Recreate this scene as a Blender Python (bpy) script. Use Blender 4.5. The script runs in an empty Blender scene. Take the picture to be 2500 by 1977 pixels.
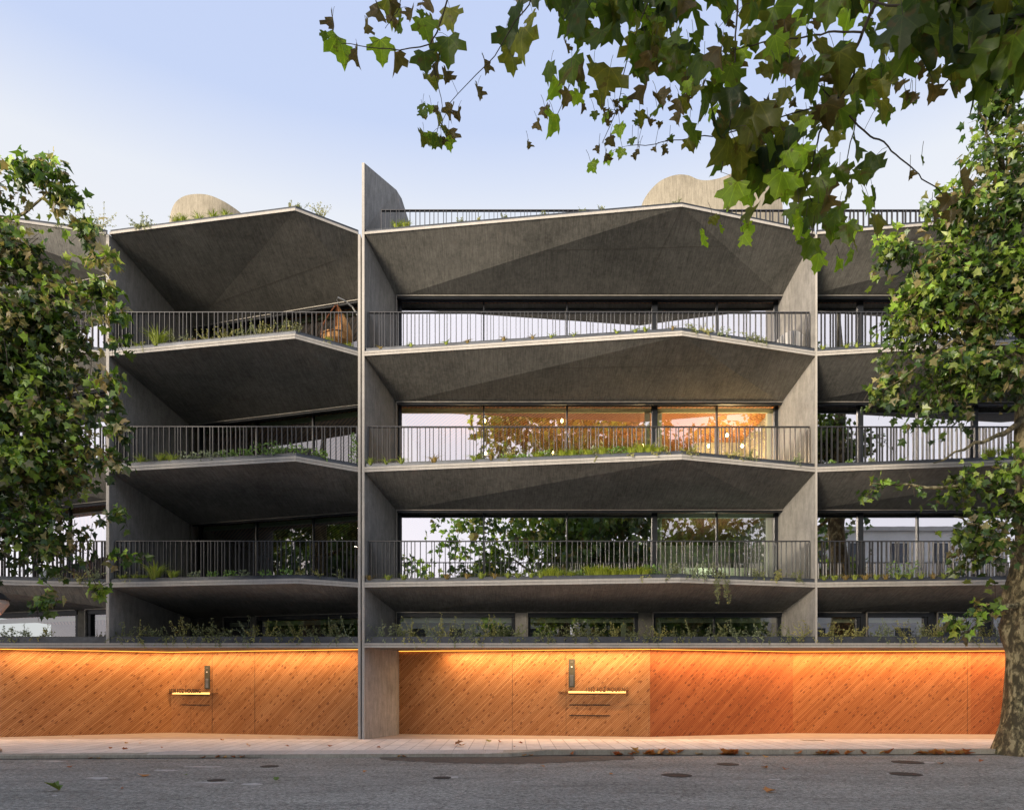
import bpy, math, random
from mathutils import Vector, Matrix, noise
R = math.radians
rnd = random.Random(7)
sc = bpy.context.scene
COL = sc.collection
F, CX, HY, CZ, D0 = 1667.0, 1250.0, 1670.0, 1.48, 18.5   # lens, vanishing point, eye height, distance to the facade

def P(px, py, Z):
    return Vector(((px-CX)*Z/F, Z-D0, CZ-(py-HY)*Z/F))
def XZ(px, Z): return (px-CX)*Z/F
def on_line(px, a, b, zpy=None):
    "point of the plan line a-b seen at px"
    t = (px-CX)/F
    # X = t*(D0+Y), X = ax+s*dx, Y = ay+s*dy
    dx, dy = b[0]-a[0], b[1]-a[1]
    s = (t*(D0+a[1])-a[0])/(dx-t*dy)
    return (a[0]+s*dx, a[1]+s*dy)

# ------------------------------------------------------------------ materials
class N:
    def __init__(s, name):
        s.m = bpy.data.materials.new(name); s.m.use_nodes = True
        s.t = s.m.node_tree; s.t.nodes.clear()
        s.out = s.t.nodes.new('ShaderNodeOutputMaterial')
    def n(s, typ, **kw):
        nd = s.t.nodes.new('ShaderNode'+typ)
        ins = kw.pop('ins', {})
        for k, v in kw.items(): setattr(nd, k, v)
        for k, v in ins.items():
            if isinstance(v, bpy.types.NodeSocket): s.t.links.new(v, nd.inputs[k])
            else: nd.inputs[k].default_value = v
        return nd
    def math(s, op, a, b=0.0, c=0.0):
        return s.n('Math', operation=op, ins={0: a, 1: b, 2: c}).outputs[0]
    def ramp(s, fac, stops, interp='LINEAR'):
        nd = s.n('ValToRGB', ins={0: fac}); cr = nd.color_ramp; cr.interpolation = interp
        while len(cr.elements) < len(stops): cr.elements.new(0.5)
        for e, (p, c) in zip(cr.elements, stops):
            e.position = p; e.color = (*c, 1) if len(c) == 3 else c
        return nd.outputs[0]
    def noise(s, vec, scale, detail=4, rough=.6, dist=0.0):
        return s.n('TexNoise', ins={'Vector': vec, 'Scale': scale, 'Detail': detail, 'Roughness': rough, 'Distortion': dist}).outputs[0]
    def vmap(s, vec, scale=(1,1,1), rot=(0,0,0), loc=(0,0,0)):
        return s.n('Mapping', ins={'Vector': vec, 'Scale': scale, 'Rotation': rot, 'Location': loc}).outputs[0]
    def mix(s, fac, a, b, blend='MIX'):
        nd = s.n('Mix', data_type='RGBA', blend_type=blend)
        for k, v in ((0, fac), (6, a), (7, b)):
            if isinstance(v, bpy.types.NodeSocket): s.t.links.new(v, nd.inputs[k])
            else: nd.inputs[k].default_value = (*v, 1) if isinstance(v, tuple) and len(v) == 3 else v
        return nd.outputs[2]
    def bump(s, h, strength=.3, dist=.01):
        return s.n('Bump', ins={'Height': h, 'Strength': strength, 'Distance': dist}).outputs[0]
    def bsdf(s, col, rough=.8, metal=0.0, spec=.3, bump=None, **kw):
        nd = s.n('BsdfPrincipled')
        def st(k, v):
            if isinstance(v, bpy.types.NodeSocket): s.t.links.new(v, nd.inputs[k])
            else: nd.inputs[k].default_value = (*v, 1) if isinstance(v, tuple) and len(v) == 3 else v
        st('Base Color', col); st('Roughness', rough); st('Metallic', metal); st('Specular IOR Level', spec)
        if bump is not None: st('Normal', bump)
        for k, v in kw.items(): st(k, v)
        return nd.outputs[0]
    def done(s, sh):
        s.t.links.new(sh, s.out.inputs[0]); return s.m
    @property
    def pos(s): return s.n('NewGeometry').outputs['Position']

def m_concrete(name, a, b, streak=.35, board=True):
    k = N(name); p = k.pos
    big = k.noise(p, .55, 5, .6)
    st = k.noise(k.vmap(p, (5, 5, .55)), 2.2, 5, .65)
    fine = k.noise(p, 38, 3, .7)
    mid = k.noise(p, 4.5, 5, .7, .4)
    f = k.math('ADD', k.math('MULTIPLY', big, .45), k.math('MULTIPLY', st, .3))
    f = k.math('ADD', f, k.math('MULTIPLY', mid, .25))
    col = k.ramp(f, [(.36, a), (.5, tuple((x+y)/2 for x, y in zip(a, b))), (.64, b)])
    # thin formwork streaks running up the slope
    s2 = k.noise(k.vmap(p, (14, .7, .9)), 3.0, 3, .7)
    col = k.mix(k.ramp(s2, [(.35, (0,0,0)), (.6, (1,1,1))]), k.mix(1.0, col, (1-.35*streak,)*3, 'MULTIPLY'), col)
    col = k.mix(.18, col, k.ramp(fine, [(.3, (.0,.0,.0)), (.7, (1,1,1))]), 'SOFT_LIGHT')
    # small bug holes
    v = k.n('TexVoronoi', ins={'Vector': p, 'Scale': 3.1, 'Randomness': 1.0}).outputs['Distance']
    hole = k.ramp(v, [(.022, (1,1,1)), (.032, (0,0,0))])
    col = k.mix(k.math('MULTIPLY', hole, .7), col, (.03,.028,.026))
    # casting joints of the formwork, a panel every 1.2 m
    h = k.math('ADD', k.math('MULTIPLY', fine, .4), k.math('MULTIPLY', mid, .6))
    return k.done(k.bsdf(col, .86, bump=k.bump(h, .2, .015)))

def m_wood(name, tint=(1,1,1)):
    k = N(name); p = k.pos
    sep = k.n('SeparateXYZ', ins={0: p}); x, y, z = sep.outputs
    v = k.math('MULTIPLY', k.math('SUBTRACT', z, x), .7071)
    u = k.math('MULTIPLY', k.math('ADD', z, x), .7071)
    W = .046
    q = k.math('DIVIDE', v, W); idx = k.math('FLOOR', q); fr = k.math('FRACT', q)
    # boards end every few metres
    wn = k.n('TexWhiteNoise', noise_dimensions='1D', ins={'W': idx})
    seg = k.math('FLOOR', k.math('ADD', k.math('DIVIDE', u, 2.3), k.math('MULTIPLY', wn.outputs['Value'], 3.7)))
    w2 = k.n('TexWhiteNoise', noise_dimensions='2D', ins={'Vector': k.n('CombineXYZ', ins={0: idx, 1: seg}).outputs[0]})
    tone = w2.outputs['Value']
    cv = k.n('CombineXYZ', ins={0: k.math('MULTIPLY', u, 1.0), 1: k.math('MULTIPLY', v, 14.0), 2: k.math('MULTIPLY', idx, 1.37)}).outputs[0]
    grain = k.noise(cv, 3.2, 5, .65, .6)
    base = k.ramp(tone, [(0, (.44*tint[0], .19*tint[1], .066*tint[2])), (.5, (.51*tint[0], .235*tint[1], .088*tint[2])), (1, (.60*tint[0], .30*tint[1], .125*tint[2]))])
    col = k.mix(k.ramp(grain, [(.35, (0,0,0)), (.65, (1,1,1))]), k.mix(1.0, base, (.84,.76,.68), 'MULTIPLY'), base)
    # knots, elongated along the board
    kv = k.n('CombineXYZ', ins={0: k.math('MULTIPLY', u, 4.0), 1: k.math('MULTIPLY', v, 9.0), 2: 0.0}).outputs[0]
    kv = k.n('VectorMath', operation='ADD', ins={0: kv, 1: k.n('VectorMath', operation='SCALE', ins={0: k.n('TexNoise', ins={'Vector': kv, 'Scale': 1.6}).outputs['Color'], 3: .5}).outputs[0]}).outputs[0]
    vo = k.n('TexVoronoi', voronoi_dimensions='2D', ins={'Vector': kv, 'Scale': 1.0, 'Randomness': 1.0})
    sz = k.math('MULTIPLY', k.n('SeparateColor', ins={0: vo.outputs['Color']}).outputs[0], .21)
    kn = k.math('LESS_THAN', vo.outputs['Distance'], sz)
    kn = k.math('MULTIPLY', kn, k.math('GREATER_THAN', sz, .07))
    col = k.mix(k.math('MULTIPLY', kn, .62), col, (.12*tint[0], .035, .014))
    g = k.math('LESS_THAN', fr, .20)
    col = k.mix(k.math('MULTIPLY', g, .85), col, (.07,.02,.008))
    wx = k.noise(k.vmap(p, (1,1,1)), .9, 3)
    col = k.mix(k.ramp(wx, [(.35, (0,0,0)), (.65, (.3,.3,.3))]), col, k.mix(1.0, col, (.6,.5,.45), 'MULTIPLY'))
    h = k.math('SUBTRACT', k.math('MULTIPLY', grain, .2), g)
    return k.done(k.bsdf(col, .55, spec=.25, bump=k.bump(h, .6, .006)))

def m_plain(name, c, rough=.5, metal=0.0, spec=.4, var=.25, sc_=6.0, bump=.1):
    k = N(name); p = k.pos
    nz = k.noise(p, sc_, 5, .65)
    lo = tuple(v*(1-var) for v in c); hi = tuple(min(1, v*(1+var)) for v in c)
    col = k.ramp(nz, [(.3, lo), (.7, hi)])
    return k.done(k.bsdf(col, rough, metal, spec, bump=k.bump(k.noise(p, sc_*6, 3), bump, .005)))

def m_emit(name, c, s):
    k = N(name)
    return k.done(k.n('Emission', ins={'Color': (*c, 1), 'Strength': s}).outputs[0])

def m_leaf(name, trans=.3, gloss=.06, veins=False):
    k = N(name)
    a = k.n('Attribute', attribute_name='leafcol').outputs['Color']
    if veins:
        uv = k.n('SeparateXYZ', ins={0: k.n('UVMap', uv_map='leafuv').outputs[0]}); x = k.math('ABSOLUTE', uv.outputs[0]); y = uv.outputs[1]
        best = None
        for ang in (0.0, .72, 1.42):
            ca, sa = math.cos(ang), math.sin(ang)
            d = k.math('ABSOLUTE', k.math('SUBTRACT', k.math('MULTIPLY', x, ca), k.math('MULTIPLY', y, sa)))
            best = d if best is None else k.math('MINIMUM', best, d)
        al = k.math('FRACT', k.math('MULTIPLY', k.math('ADD', k.math('SUBTRACT', y, k.math('MULTIPLY', x, .9)), 1.0), 9.0))
        minor = k.math('MULTIPLY', k.math('LESS_THAN', al, .10), .35)
        v = k.math('MAXIMUM', k.math('LESS_THAN', best, .014), minor)
        a = k.mix(k.math('MULTIPLY', v, .55), a, k.mix(1.0, a, (1.9,1.7,1.5), 'MULTIPLY'))
        ed = k.noise(k.pos, 16, 3)
        a = k.mix(k.ramp(ed, [(.58, (0,0,0)), (.68, (.75,.75,.75))]), a, (.13,.085,.03))
    nz = k.noise(k.pos, 22, 3)
    col = k.mix(k.ramp(nz, [(.35, (0,0,0)), (.7, (1,1,1))]), k.mix(1.0, a, (.72,.78,.7), 'MULTIPLY'), a)
    d = k.n('BsdfDiffuse', ins={'Color': col}).outputs[0]
    t = k.n('BsdfTranslucent', ins={'Color': k.mix(1.0, col, (1.3,1.35,.7), 'MULTIPLY')}).outputs[0]
    g = k.n('BsdfGlossy', ins={'Color': (.8,.85,.9,1), 'Roughness': .42}).outputs[0]
    s = k.n('MixShader', ins={0: trans, 1: d, 2: t}).outputs[0]
    s = k.n('MixShader', ins={0: gloss, 1: s, 2: g}).outputs[0]
    return k.done(s)

def m_glass(name, refl, tint=(.80,.84,.82)):
    k = N(name)
    t = k.n('BsdfTransparent', ins={'Color': (*tint, 1)}).outputs[0]
    b = k.bump(k.noise(k.pos, .8, 2), .05, .01)
    g = k.n('BsdfGlossy', ins={'Color': (.93,.93,.97,1), 'Roughness': 0.0, 'Normal': b}).outputs[0]
    lw = k.n('LayerWeight', ins={'Blend': .5}).outputs['Fresnel']
    f = k.math('MINIMUM', k.math('ADD', refl, k.math('MULTIPLY', lw, .25)), 1.0)
    return k.done(k.n('MixShader', ins={0: f, 1: t, 2: g}).outputs[0])

def m_asphalt():
    k = N('asphalt'); p = k.pos
    sp = k.noise(p, 85, 2, .8)
    sp2 = k.noise(p, 17, 3, .85)
    big = k.noise(k.vmap(p, (.5, 1.3, 1)), .5, 5, .6)
    ms = k.noise(k.vmap(p, (.8, 2, 1)), 2.2, 5, .7)
    f = k.math('ADD', k.math('MULTIPLY', big, .55), k.math('MULTIPLY', ms, .45))
    col = k.ramp(f, [(.34, (.20,.196,.174)), (.5, (.28,.274,.246)), (.66, (.36,.35,.315))])
    col = k.mix(.9, col, k.ramp(k.math('ADD', k.math('MULTIPLY', sp, .5), k.math('MULTIPLY', sp2, .5)), [(.38, (0,0,0)), (.64, (1,1,1))]), 'OVERLAY')
    # tar stains and the cracks
    st = k.noise(k.vmap(p, (.35, 1.6, 1)), 1.1, 6, .75)
    col = k.mix(k.ramp(st, [(.56, (0,0,0)), (.70, (.5,.5,.5))]), col, (.08,.078,.075))
    cr = k.n('TexVoronoi', feature='DISTANCE_TO_EDGE', ins={'Vector': k.n('VectorMath', operation='ADD', ins={0: k.vmap(p, (.32,.5,1)), 1: k.n('VectorMath', operation='SCALE', ins={0: k.n('TexNoise', ins={'Vector': p, 'Scale': 1.5, 'Detail': 5}).outputs['Color'], 3: .35}).outputs[0]}).outputs[0], 'Scale': .8}).outputs[0]
    col = k.mix(k.ramp(cr, [(.0, (.45,.45,.45)), (.006, (0,0,0))]), col, (.03,.03,.03))
    # pale dusty wear
    du = k.noise(p, .9, 4)
    col = k.mix(k.ramp(du, [(.55, (0,0,0)), (.75, (.35,.35,.35))]), col, (.34,.325,.30))
    return k.done(k.bsdf(col, .88, spec=.2, bump=k.bump(k.math('ADD', sp, sp2), .8, .012)))

def m_pavers():
    k = N('pavers'); p = k.pos
    sep = k.n('SeparateXYZ', ins={0: p}); x, y, z = sep.outputs
    W = .34
    q = k.math('DIVIDE', x, W); idx = k.math('FLOOR', q); fr = k.math('FRACT', q)
    wn = k.n('TexWhiteNoise', noise_dimensions='1D', ins={'W': idx}).outputs['Value']
    q2 = k.math('ADD', k.math('DIVIDE', y, 1.3), k.math('MULTIPLY', wn, .7)); f2 = k.math('FRACT', q2)
    w2 = k.n('TexWhiteNoise', noise_dimensions='2D', ins={'Vector': k.n('CombineXYZ', ins={0: idx, 1: k.math('FLOOR', q2)}).outputs[0]}).outputs['Value']
    j = k.math('MAXIMUM', k.math('LESS_THAN', fr, .045), k.math('LESS_THAN', f2, .012))
    base = k.ramp(w2, [(0, (.68,.63,.58)), (1, (.80,.75,.69))])
    nz = k.noise(p, 2.2, 6, .7)
    base = k.mix(k.ramp(nz, [(.3, (.5,.5,.5)), (.6, (0,0,0))]), base, (.36,.32,.28))
    base = k.mix(.3, base, k.noise(p, 60, 2), 'OVERLAY')
    col = k.mix(k.math('MULTIPLY', j, .65), base, (.12,.10,.08))
    return k.done(k.bsdf(col, .8, bump=k.bump(k.math('SUBTRACT', k.math('MULTIPLY', nz, .3), j), .5, .005)))

def m_bark():
    k = N('plane_bark'); p = k.pos
    v = k.vmap(p, (1, 1, .55))
    nz = k.noise(v, 7, 4, .55, .8); n2 = k.noise(v, 16, 3, .6, .5)
    f = k.math('ADD', k.math('MULTIPLY', nz, .65), k.math('MULTIPLY', n2, .35))
    col = k.ramp(f, [(.40, (.060,.055,.030)), (.475, (.12,.11,.06)), (.50, (.19,.165,.09)), (.545, (.16,.14,.075)), (.56, (.40,.36,.21))], 'CONSTANT')
    dirt = k.noise(p, 1.4, 5)
    col = k.mix(k.ramp(dirt, [(.4, (0,0,0)), (.7, (.7,.7,.7))]), col, (.09,.07,.05))
    return k.done(k.bsdf(col, .85, bump=k.bump(f, .7, .03)))

def m_rattan():
    k = N('rattan'); tc = k.n('TexCoord').outputs['UV']
    w1 = k.n('TexWave', wave_type='BANDS', bands_direction='DIAGONAL', ins={'Vector': k.vmap(tc, (14, 14, 1)), 'Scale': 1.0, 'Distortion': .4}).outputs['Fac']
    w2 = k.n('TexWave', wave_type='BANDS', bands_direction='DIAGONAL', ins={'Vector': k.vmap(tc, (-14, 14, 1)), 'Scale': 1.0, 'Distortion': .4}).outputs['Fac']
    f = k.math('MINIMUM', w1, w2)
    col = k.ramp(f, [(.02, (.12,.04,.015)), (.16, (.66,.36,.14)), (.8, (.80,.48,.20))])
    return k.done(k.bsdf(col, .5, bump=k.bump(f, .5, .01)))

def m_slats(name, a, b, wx=.13):
    k = N(name); sep = k.n('SeparateXYZ', ins={0: k.pos}); x, y, z = sep.outputs
    q = k.math('DIVIDE', k.math('ADD', x, k.math('MULTIPLY', y, .6)), wx)
    fr = k.math('FRACT', q)
    col = k.mix(k.math('LESS_THAN', fr, .38), a, b)
    return k.done(k.bsdf(col, .6))

def m_stripe(name, c1, c2, w):
    k = N(name); sep = k.n('SeparateXYZ', ins={0: k.pos})
    fr = k.math('FRACT', k.math('DIVIDE', sep.outputs[0], w))
    return k.done(k.bsdf(k.mix(k.math('LESS_THAN', fr, .5), c1, c2), .7))

M = dict(
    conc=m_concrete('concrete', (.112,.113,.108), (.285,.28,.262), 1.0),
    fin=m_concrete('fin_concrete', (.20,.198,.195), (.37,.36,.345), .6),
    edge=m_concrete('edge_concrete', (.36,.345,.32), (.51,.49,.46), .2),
    shell=m_concrete('shell_concrete', (.23,.21,.165), (.42,.385,.31), .8),
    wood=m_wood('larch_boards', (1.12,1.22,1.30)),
    wood_fold_lit=m_wood('larch_boards_fold_lit', (1.06,.90,.82)), wood_fold_shade=m_wood('larch_boards_shaded', (.95,.68,.58)),  # one timber; the lit and shaded sides of the fold are painted in
    asphalt=m_asphalt(), pavers=m_pavers(), bark=m_bark(), rattan=m_rattan(),
    rail=m_plain('railing_steel', (.05,.052,.060), .5, .15, .5, .2),
    frame=m_plain('window_frame', (.022,.026,.034), .4, .3),
    alu=m_plain('light_trim', (.26,.25,.235), .5, .2),
    zinc=m_plain('planter_metal', (.075,.085,.105), .45, .3, var=.3, sc_=3),
    soil=m_plain('soil', (.035,.027,.018), .95),
    glass=m_glass('glass', .74), glass_dark=m_glass('glass_dark', .20, (.62,.68,.62)), glass_low=m_glass('glass_low', .40), glass_lit=m_glass('glass_lit', .62),
    inner=m_plain('plaster', (.42,.42,.38), .8), inner_dark=m_plain('inner_dark', (.10,.10,.095), .8),
    green=m_plain('pale_green_paint', (.50,.56,.42), .6, var=.08),
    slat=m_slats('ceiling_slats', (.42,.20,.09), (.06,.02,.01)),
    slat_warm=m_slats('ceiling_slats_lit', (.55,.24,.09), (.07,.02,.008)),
    floor=m_plain('interior_floor', (.25,.18,.12), .5),
    kerb=m_concrete('kerb_stone', (.26,.24,.19), (.48,.45,.38)),
    apron=m_concrete('apron_stone', (.42,.39,.36), (.60,.57,.53)),
    paint=m_plain('worn_paint', (.42,.41,.39), .8, var=.4, sc_=9),
    patch=m_plain('asphalt_patch', (.075,.070,.064), .9, var=.5, sc_=20, bump=.6),
    iron=m_plain('cast_iron', (.022,.022,.022), .8, .0, var=.4, sc_=30, bump=.6),
    black=m_plain('black_slot', (.008,.008,.010), .5),
    steel=m_plain('steel', (.32,.33,.34), .35, .8), panel=m_plain('intercom_metal', (.07,.072,.055), .6, .1),
    white=m_plain('white_paint', (.75,.75,.76), .5, var=.06), lampgl=m_plain('frosted_glass', (.62,.50,.44), .35),
    twig=m_plain('twig_bark', (.06,.048,.035), .8), leaf=m_leaf('leaves', .34, .05), bigleaf=m_leaf('near_leaves', .56, .02, True),
    grass=m_leaf('planting', .35, .03), cushion=m_plain('cushion', (.30,.17,.09), .9),
    led=m_emit('led_strip', (1.0,.36,.05), 4.2), led2=m_emit('led_sign', (1.0,.50,.14), 5.0), bulb=m_emit('bulb', (1.0,.62,.25), 40),
    house=m_plain('render_wall', (.60,.59,.57), .85, var=.1, sc_=.8), roofmat=m_plain('roof_tiles', (.30,.12,.07), .8),
    dry=m_leaf('dry_leaves', .15, .03),
)

# ------------------------------------------------------------------ mesh helpers
class MB:
    def __init__(s): s.v = []; s.f = []; s.c = []; s.uvs = []
    def quad(s, a, b, c, d, col=None): s.poly([a, b, c, d], col)
    def poly(s, pts, col=None):
        i = len(s.v); s.v += [tuple(p) for p in pts]; s.f.append(tuple(range(i, i+len(pts)))); s.c.append(col)
    def mesh(s, vs, fs, col=None):
        i = len(s.v); s.v += [tuple(p) for p in vs]
        for f in fs: s.f.append(tuple(i+q for q in f)); s.c.append(col)
    def box(s, x0, x1, y0, y1, z0, z1, col=None):
        vs = [(x, y, z) for z in (z0, z1) for y in (y0, y1) for x in (x0, x1)]
        s.mesh(vs, [(0,2,3,1), (4,5,7,6), (0,1,5,4), (2,6,7,3), (0,4,6,2), (1,3,7,5)], col)
    def prism(s, plan, z0, z1, col=None):
        n = len(plan)
        z0s = z0 if isinstance(z0, (list, tuple)) else [z0]*n
        z1s = z1 if isinstance(z1, (list, tuple)) else [z1]*n
        vs = [(p[0], p[1], z) for p, z in zip(plan, z0s)]+[(p[0], p[1], z) for p, z in zip(plan, z1s)]
        s.mesh(vs, [tuple(range(n))[::-1], tuple(range(n, 2*n))]+[(i, (i+1) % n, n+(i+1) % n, n+i) for i in range(n)], col)
    def bar(s, a, b, w, z0, z1, off=0.0, col=None):
        "upright slab along the plan line a-b, w thick toward the back (left normal), shifted by off"
        dx, dy = b[0]-a[0], b[1]-a[1]; L = math.hypot(dx, dy); nx, ny = -dy/L, dx/L
        pl = [(a[0]+nx*off, a[1]+ny*off), (b[0]+nx*off, b[1]+ny*off), (b[0]+nx*(off+w), b[1]+ny*(off+w)), (a[0]+nx*(off+w), a[1]+ny*(off+w))]
        s.prism(pl, z0, z1, col)
    def tube(s, pts, rad, n=6, col=None, jit=0):
        pts = [Vector(p) for p in pts]; m = len(pts)
        if not isinstance(rad, (list, tuple)): rad = [rad]*m
        i0 = len(s.v); up = Vector((0, 0, 1)); ref = None
        for i, p in enumerate(pts):
            d = (pts[min(i+1, m-1)]-pts[max(i-1, 0)]).normalized()
            if ref is None:
                ref = d.cross(up) if abs(d.z) < .9 else d.cross(Vector((1, 0, 0)))
            ref = (ref-d*ref.dot(d)).normalized(); w = d.cross(ref)
            for q in range(n):
                a = 2*math.pi*q/n; r = rad[i]
                if jit: r *= 1+jit*noise.noise(Vector((math.cos(a)*1.3, math.sin(a)*1.3, p.z*1.2)))
                s.v.append(tuple(p+(ref*math.cos(a)+w*math.sin(a))*r))
        for i in range(m-1):
            for q in range(n):
                a, b = i0+i*n+q, i0+i*n+(q+1) % n
                s.f.append((a, b, b+n, a+n)); s.c.append(col)
        s.f.append(tuple(i0+q for q in range(n))[::-1]); s.c.append(col)
        s.f.append(tuple(i0+(m-1)*n+q for q in range(n))); s.c.append(col)
    def lathe(s, prof, n=16, at=(0,0,0), col=None):
        i0 = len(s.v)
        for r, z in prof:
            for q in range(n):
                a = 2*math.pi*q/n; s.v.append((at[0]+r*math.cos(a), at[1]+r*math.sin(a), at[2]+z))
        for i in range(len(prof)-1):
            for q in range(n):
                a, b = i0+i*n+q, i0+i*n+(q+1) % n
                s.f.append((a, b, b+n, a+n)); s.c.append(col)
        s.f.append(tuple(i0+q for q in range(n))[::-1]); s.c.append(col)
        s.f.append(tuple(i0+(len(prof)-1)*n+q for q in range(n))); s.c.append(col)
    def build(s, name, mat, parent=None, smooth=False, loc=None):
        vs = s.v
        base = Vector((0, 0, 0))
        if loc is not None:
            base = Vector(loc); vs = [(x-base.x, y-base.y, z-base.z) for x, y, z in vs]
        me = bpy.data.meshes.new(name); me.from_pydata(vs, [], s.f)
        if any(c is not None for c in s.c):
            ca = me.color_attributes.new('leafcol', 'FLOAT_COLOR', 'CORNER')
            buf = []
            for f, c in zip(s.f, s.c):
                c = c or (.1, .1, .1)
                buf += [c[0], c[1], c[2], 1.0]*len(f)
            ca.data.foreach_set('color', buf)
        if s.uvs:
            ul = me.uv_layers.new(name='leafuv'); b2 = []
            for f in s.f:
                for q in f: b2 += s.uvs[q]
            ul.data.foreach_set('uv', b2)
        if smooth: me.polygons.foreach_set('use_smooth', [True]*len(me.polygons))
        me.materials.append(mat); me.update()
        o = bpy.data.objects.new(name, me); COL.objects.link(o); o.location = base
        if parent is not None:
            o.parent = parent
            if loc is None: o.location = tuple(-c for c in world_loc(parent))
            else: o.location = base-Vector(world_loc(parent))
        return o
def world_loc(o):
    v = Vector(o.location)
    while o.parent is not None: o = o.parent; v += Vector(o.location)
    return v
def empty(name, loc=(0,0,0), parent=None):
    o = bpy.data.objects.new(name, None); COL.objects.link(o); o.location = loc
    o.empty_display_size = .2
    return o
def tag(o, label=None, cat=None, group=None, kind=None):
    if label: o['label'] = label
    if cat: o['category'] = cat
    if group: o['group'] = group
    if kind: o['kind'] = kind
    return o

# ------------------------------------------------------------------ levels
# fascia bottom, fascia top, height of the window head below it
SL = {4: (13.66, 13.72, 12.81), 3: (10.37, 10.49, 9.71), 2: (7.23, 7.36, 6.56), 1: (4.11, 4.24, 3.58)}
RAILTOP = {4: 14.54, 3: 11.64, 2: 8.52, 1: 5.40}
FLOOR = {4: 13.72, 3: 10.45, 2: 7.31, 1: 4.19, 0: 2.62}
BAYS = {  # left x, right x, peak x, back-left, back-right
    'A': (-18.6, -10.99, -14.84, (-18.5, 2.80), (-11.06, .45)),
    'B': (-10.90, -4.17, -5.58, (-10.25, 3.30), (-4.20, 1.62)),
    'C': (-3.995, 8.215, 4.34, (-3.38, 1.5), (7.89, 1.5)),
    'D': (8.265, 20.5, 16.6, (8.44, 1.5), (20.3, 1.5)),
}
PEAKY = {4: -1.07, 3: -1.07, 2: -1.03, 1: -.85}
def peak_y(bay, lv): return PEAKY[lv] + (.14 if bay in 'AB' else 0)
def fascia_y(bay, lv, x):
    L, Rr, p, _, _ = BAYS[bay]
    if lv == 0: return 0.0
    py = peak_y(bay, lv)
    return py*(x-L)/(p-L) if x < p else py*(Rr-x)/(Rr-p)

bl = tag(empty('apartment_building', (-10.9, 2, 0)), 'grey concrete apartment block at left whose wall fins all stop at the folded roof edge', 'building')
br = tag(empty('apartment_building', (2, 2, 0)), 'grey concrete apartment block in the middle and right whose first fin rises above its roof', 'building')
OWN = {'A': bl, 'B': bl, 'C': br, 'D': br}

def folded(bay, lv):
    own = OWN[bay]; L, Rr, px, BL, BR = BAYS[bay]; zb, zt, zh = SL[lv]; py = peak_y(bay, lv)
    name = 'roof' if lv == 4 else 'balcony'
    m = MB()
    a, p, b = (L, 0, zb), (px, py, zb), (Rr, 0, zb)
    vl, vr = (BL[0], BL[1], zh), (BR[0], BR[1], zh)
    m.poly([a, vl, p]); m.poly([p, vl, vr]); m.poly([p, vr, b])
    # outside edge, floor above, end faces
    at_, pt, bt = (L, 0, zt), (px, py, zt), (Rr, 0, zt)
    m.quad(a, p, pt, at_); m.quad(p, b, bt, pt)
    m.poly([at_, pt, bt, (BR[0], BR[1]+.1, zt), (BL[0], BL[1]+.1, zt)])
    m.quad(vl, vr, (BR[0], BR[1]+.1, zt), (BL[0], BL[1]+.1, zt))
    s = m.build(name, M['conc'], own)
    # pale edge band in two courses with a dark joint
    f = MB()
    zs = [(zb-.004, zt)] if lv == 4 else [(zb-.004, zb+.056), (zb+.068, zt)]
    for z0, z1 in zs:
        for q0, q1 in (((L, 0), (px, py)), ((px, py), (Rr, 0))):
            f.prism([(q0[0], q0[1]-.018), (q1[0], q1[1]-.018), (q1[0], q1[1]-.001), (q0[0], q0[1]-.001)], z0, z1)
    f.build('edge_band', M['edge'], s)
    # metal planter trough (roof: coping)
    t = MB(); h = .07 if lv == 4 else .095
    sh = .035
    for q0, q1 in (((L, 0), (px, py)), ((px, py), (Rr, 0))):
        t.prism([(q0[0], q0[1]+sh), (q1[0], q1[1]+sh), (q1[0], q1[1]+sh+.012), (q0[0], q0[1]+sh+.012)], zt, zt+h)
        t.prism([(q0[0], q0[1]+sh-.012), (q1[0], q1[1]+sh-.012), (q1[0], q1[1]+sh+.03), (q0[0], q0[1]+sh+.03)], zt+h, zt+h+.008)
    if lv < 4: t.bar((L+.05, .10), (Rr-.05, .10), .012, zt, zt+h)
    t.build('coping' if lv == 4 else 'planter_trough', M['zinc'], s)
    so = MB()
    so.poly([(L+.06, .10, zt+h-.03), (px, py+.06, zt+h-.03), (Rr-.06, .10, zt+h-.03)] if lv < 4 else
            [(L+.06, .06, zt+h-.03), (px, py+.08, zt+h-.03), (Rr-.06, .06, zt+h-.03), (Rr-.1, 2.5, zt+h-.03), (L+.4, 2.5, zt+h-.03)])
    so.build('soil', M['soil'], s)
    # fine casting joint across the soffit (a shallow dark groove)
    return s
for bay in 'ABCD':
    for lv in (1, 2, 3, 4): folded(bay, lv)

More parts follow.
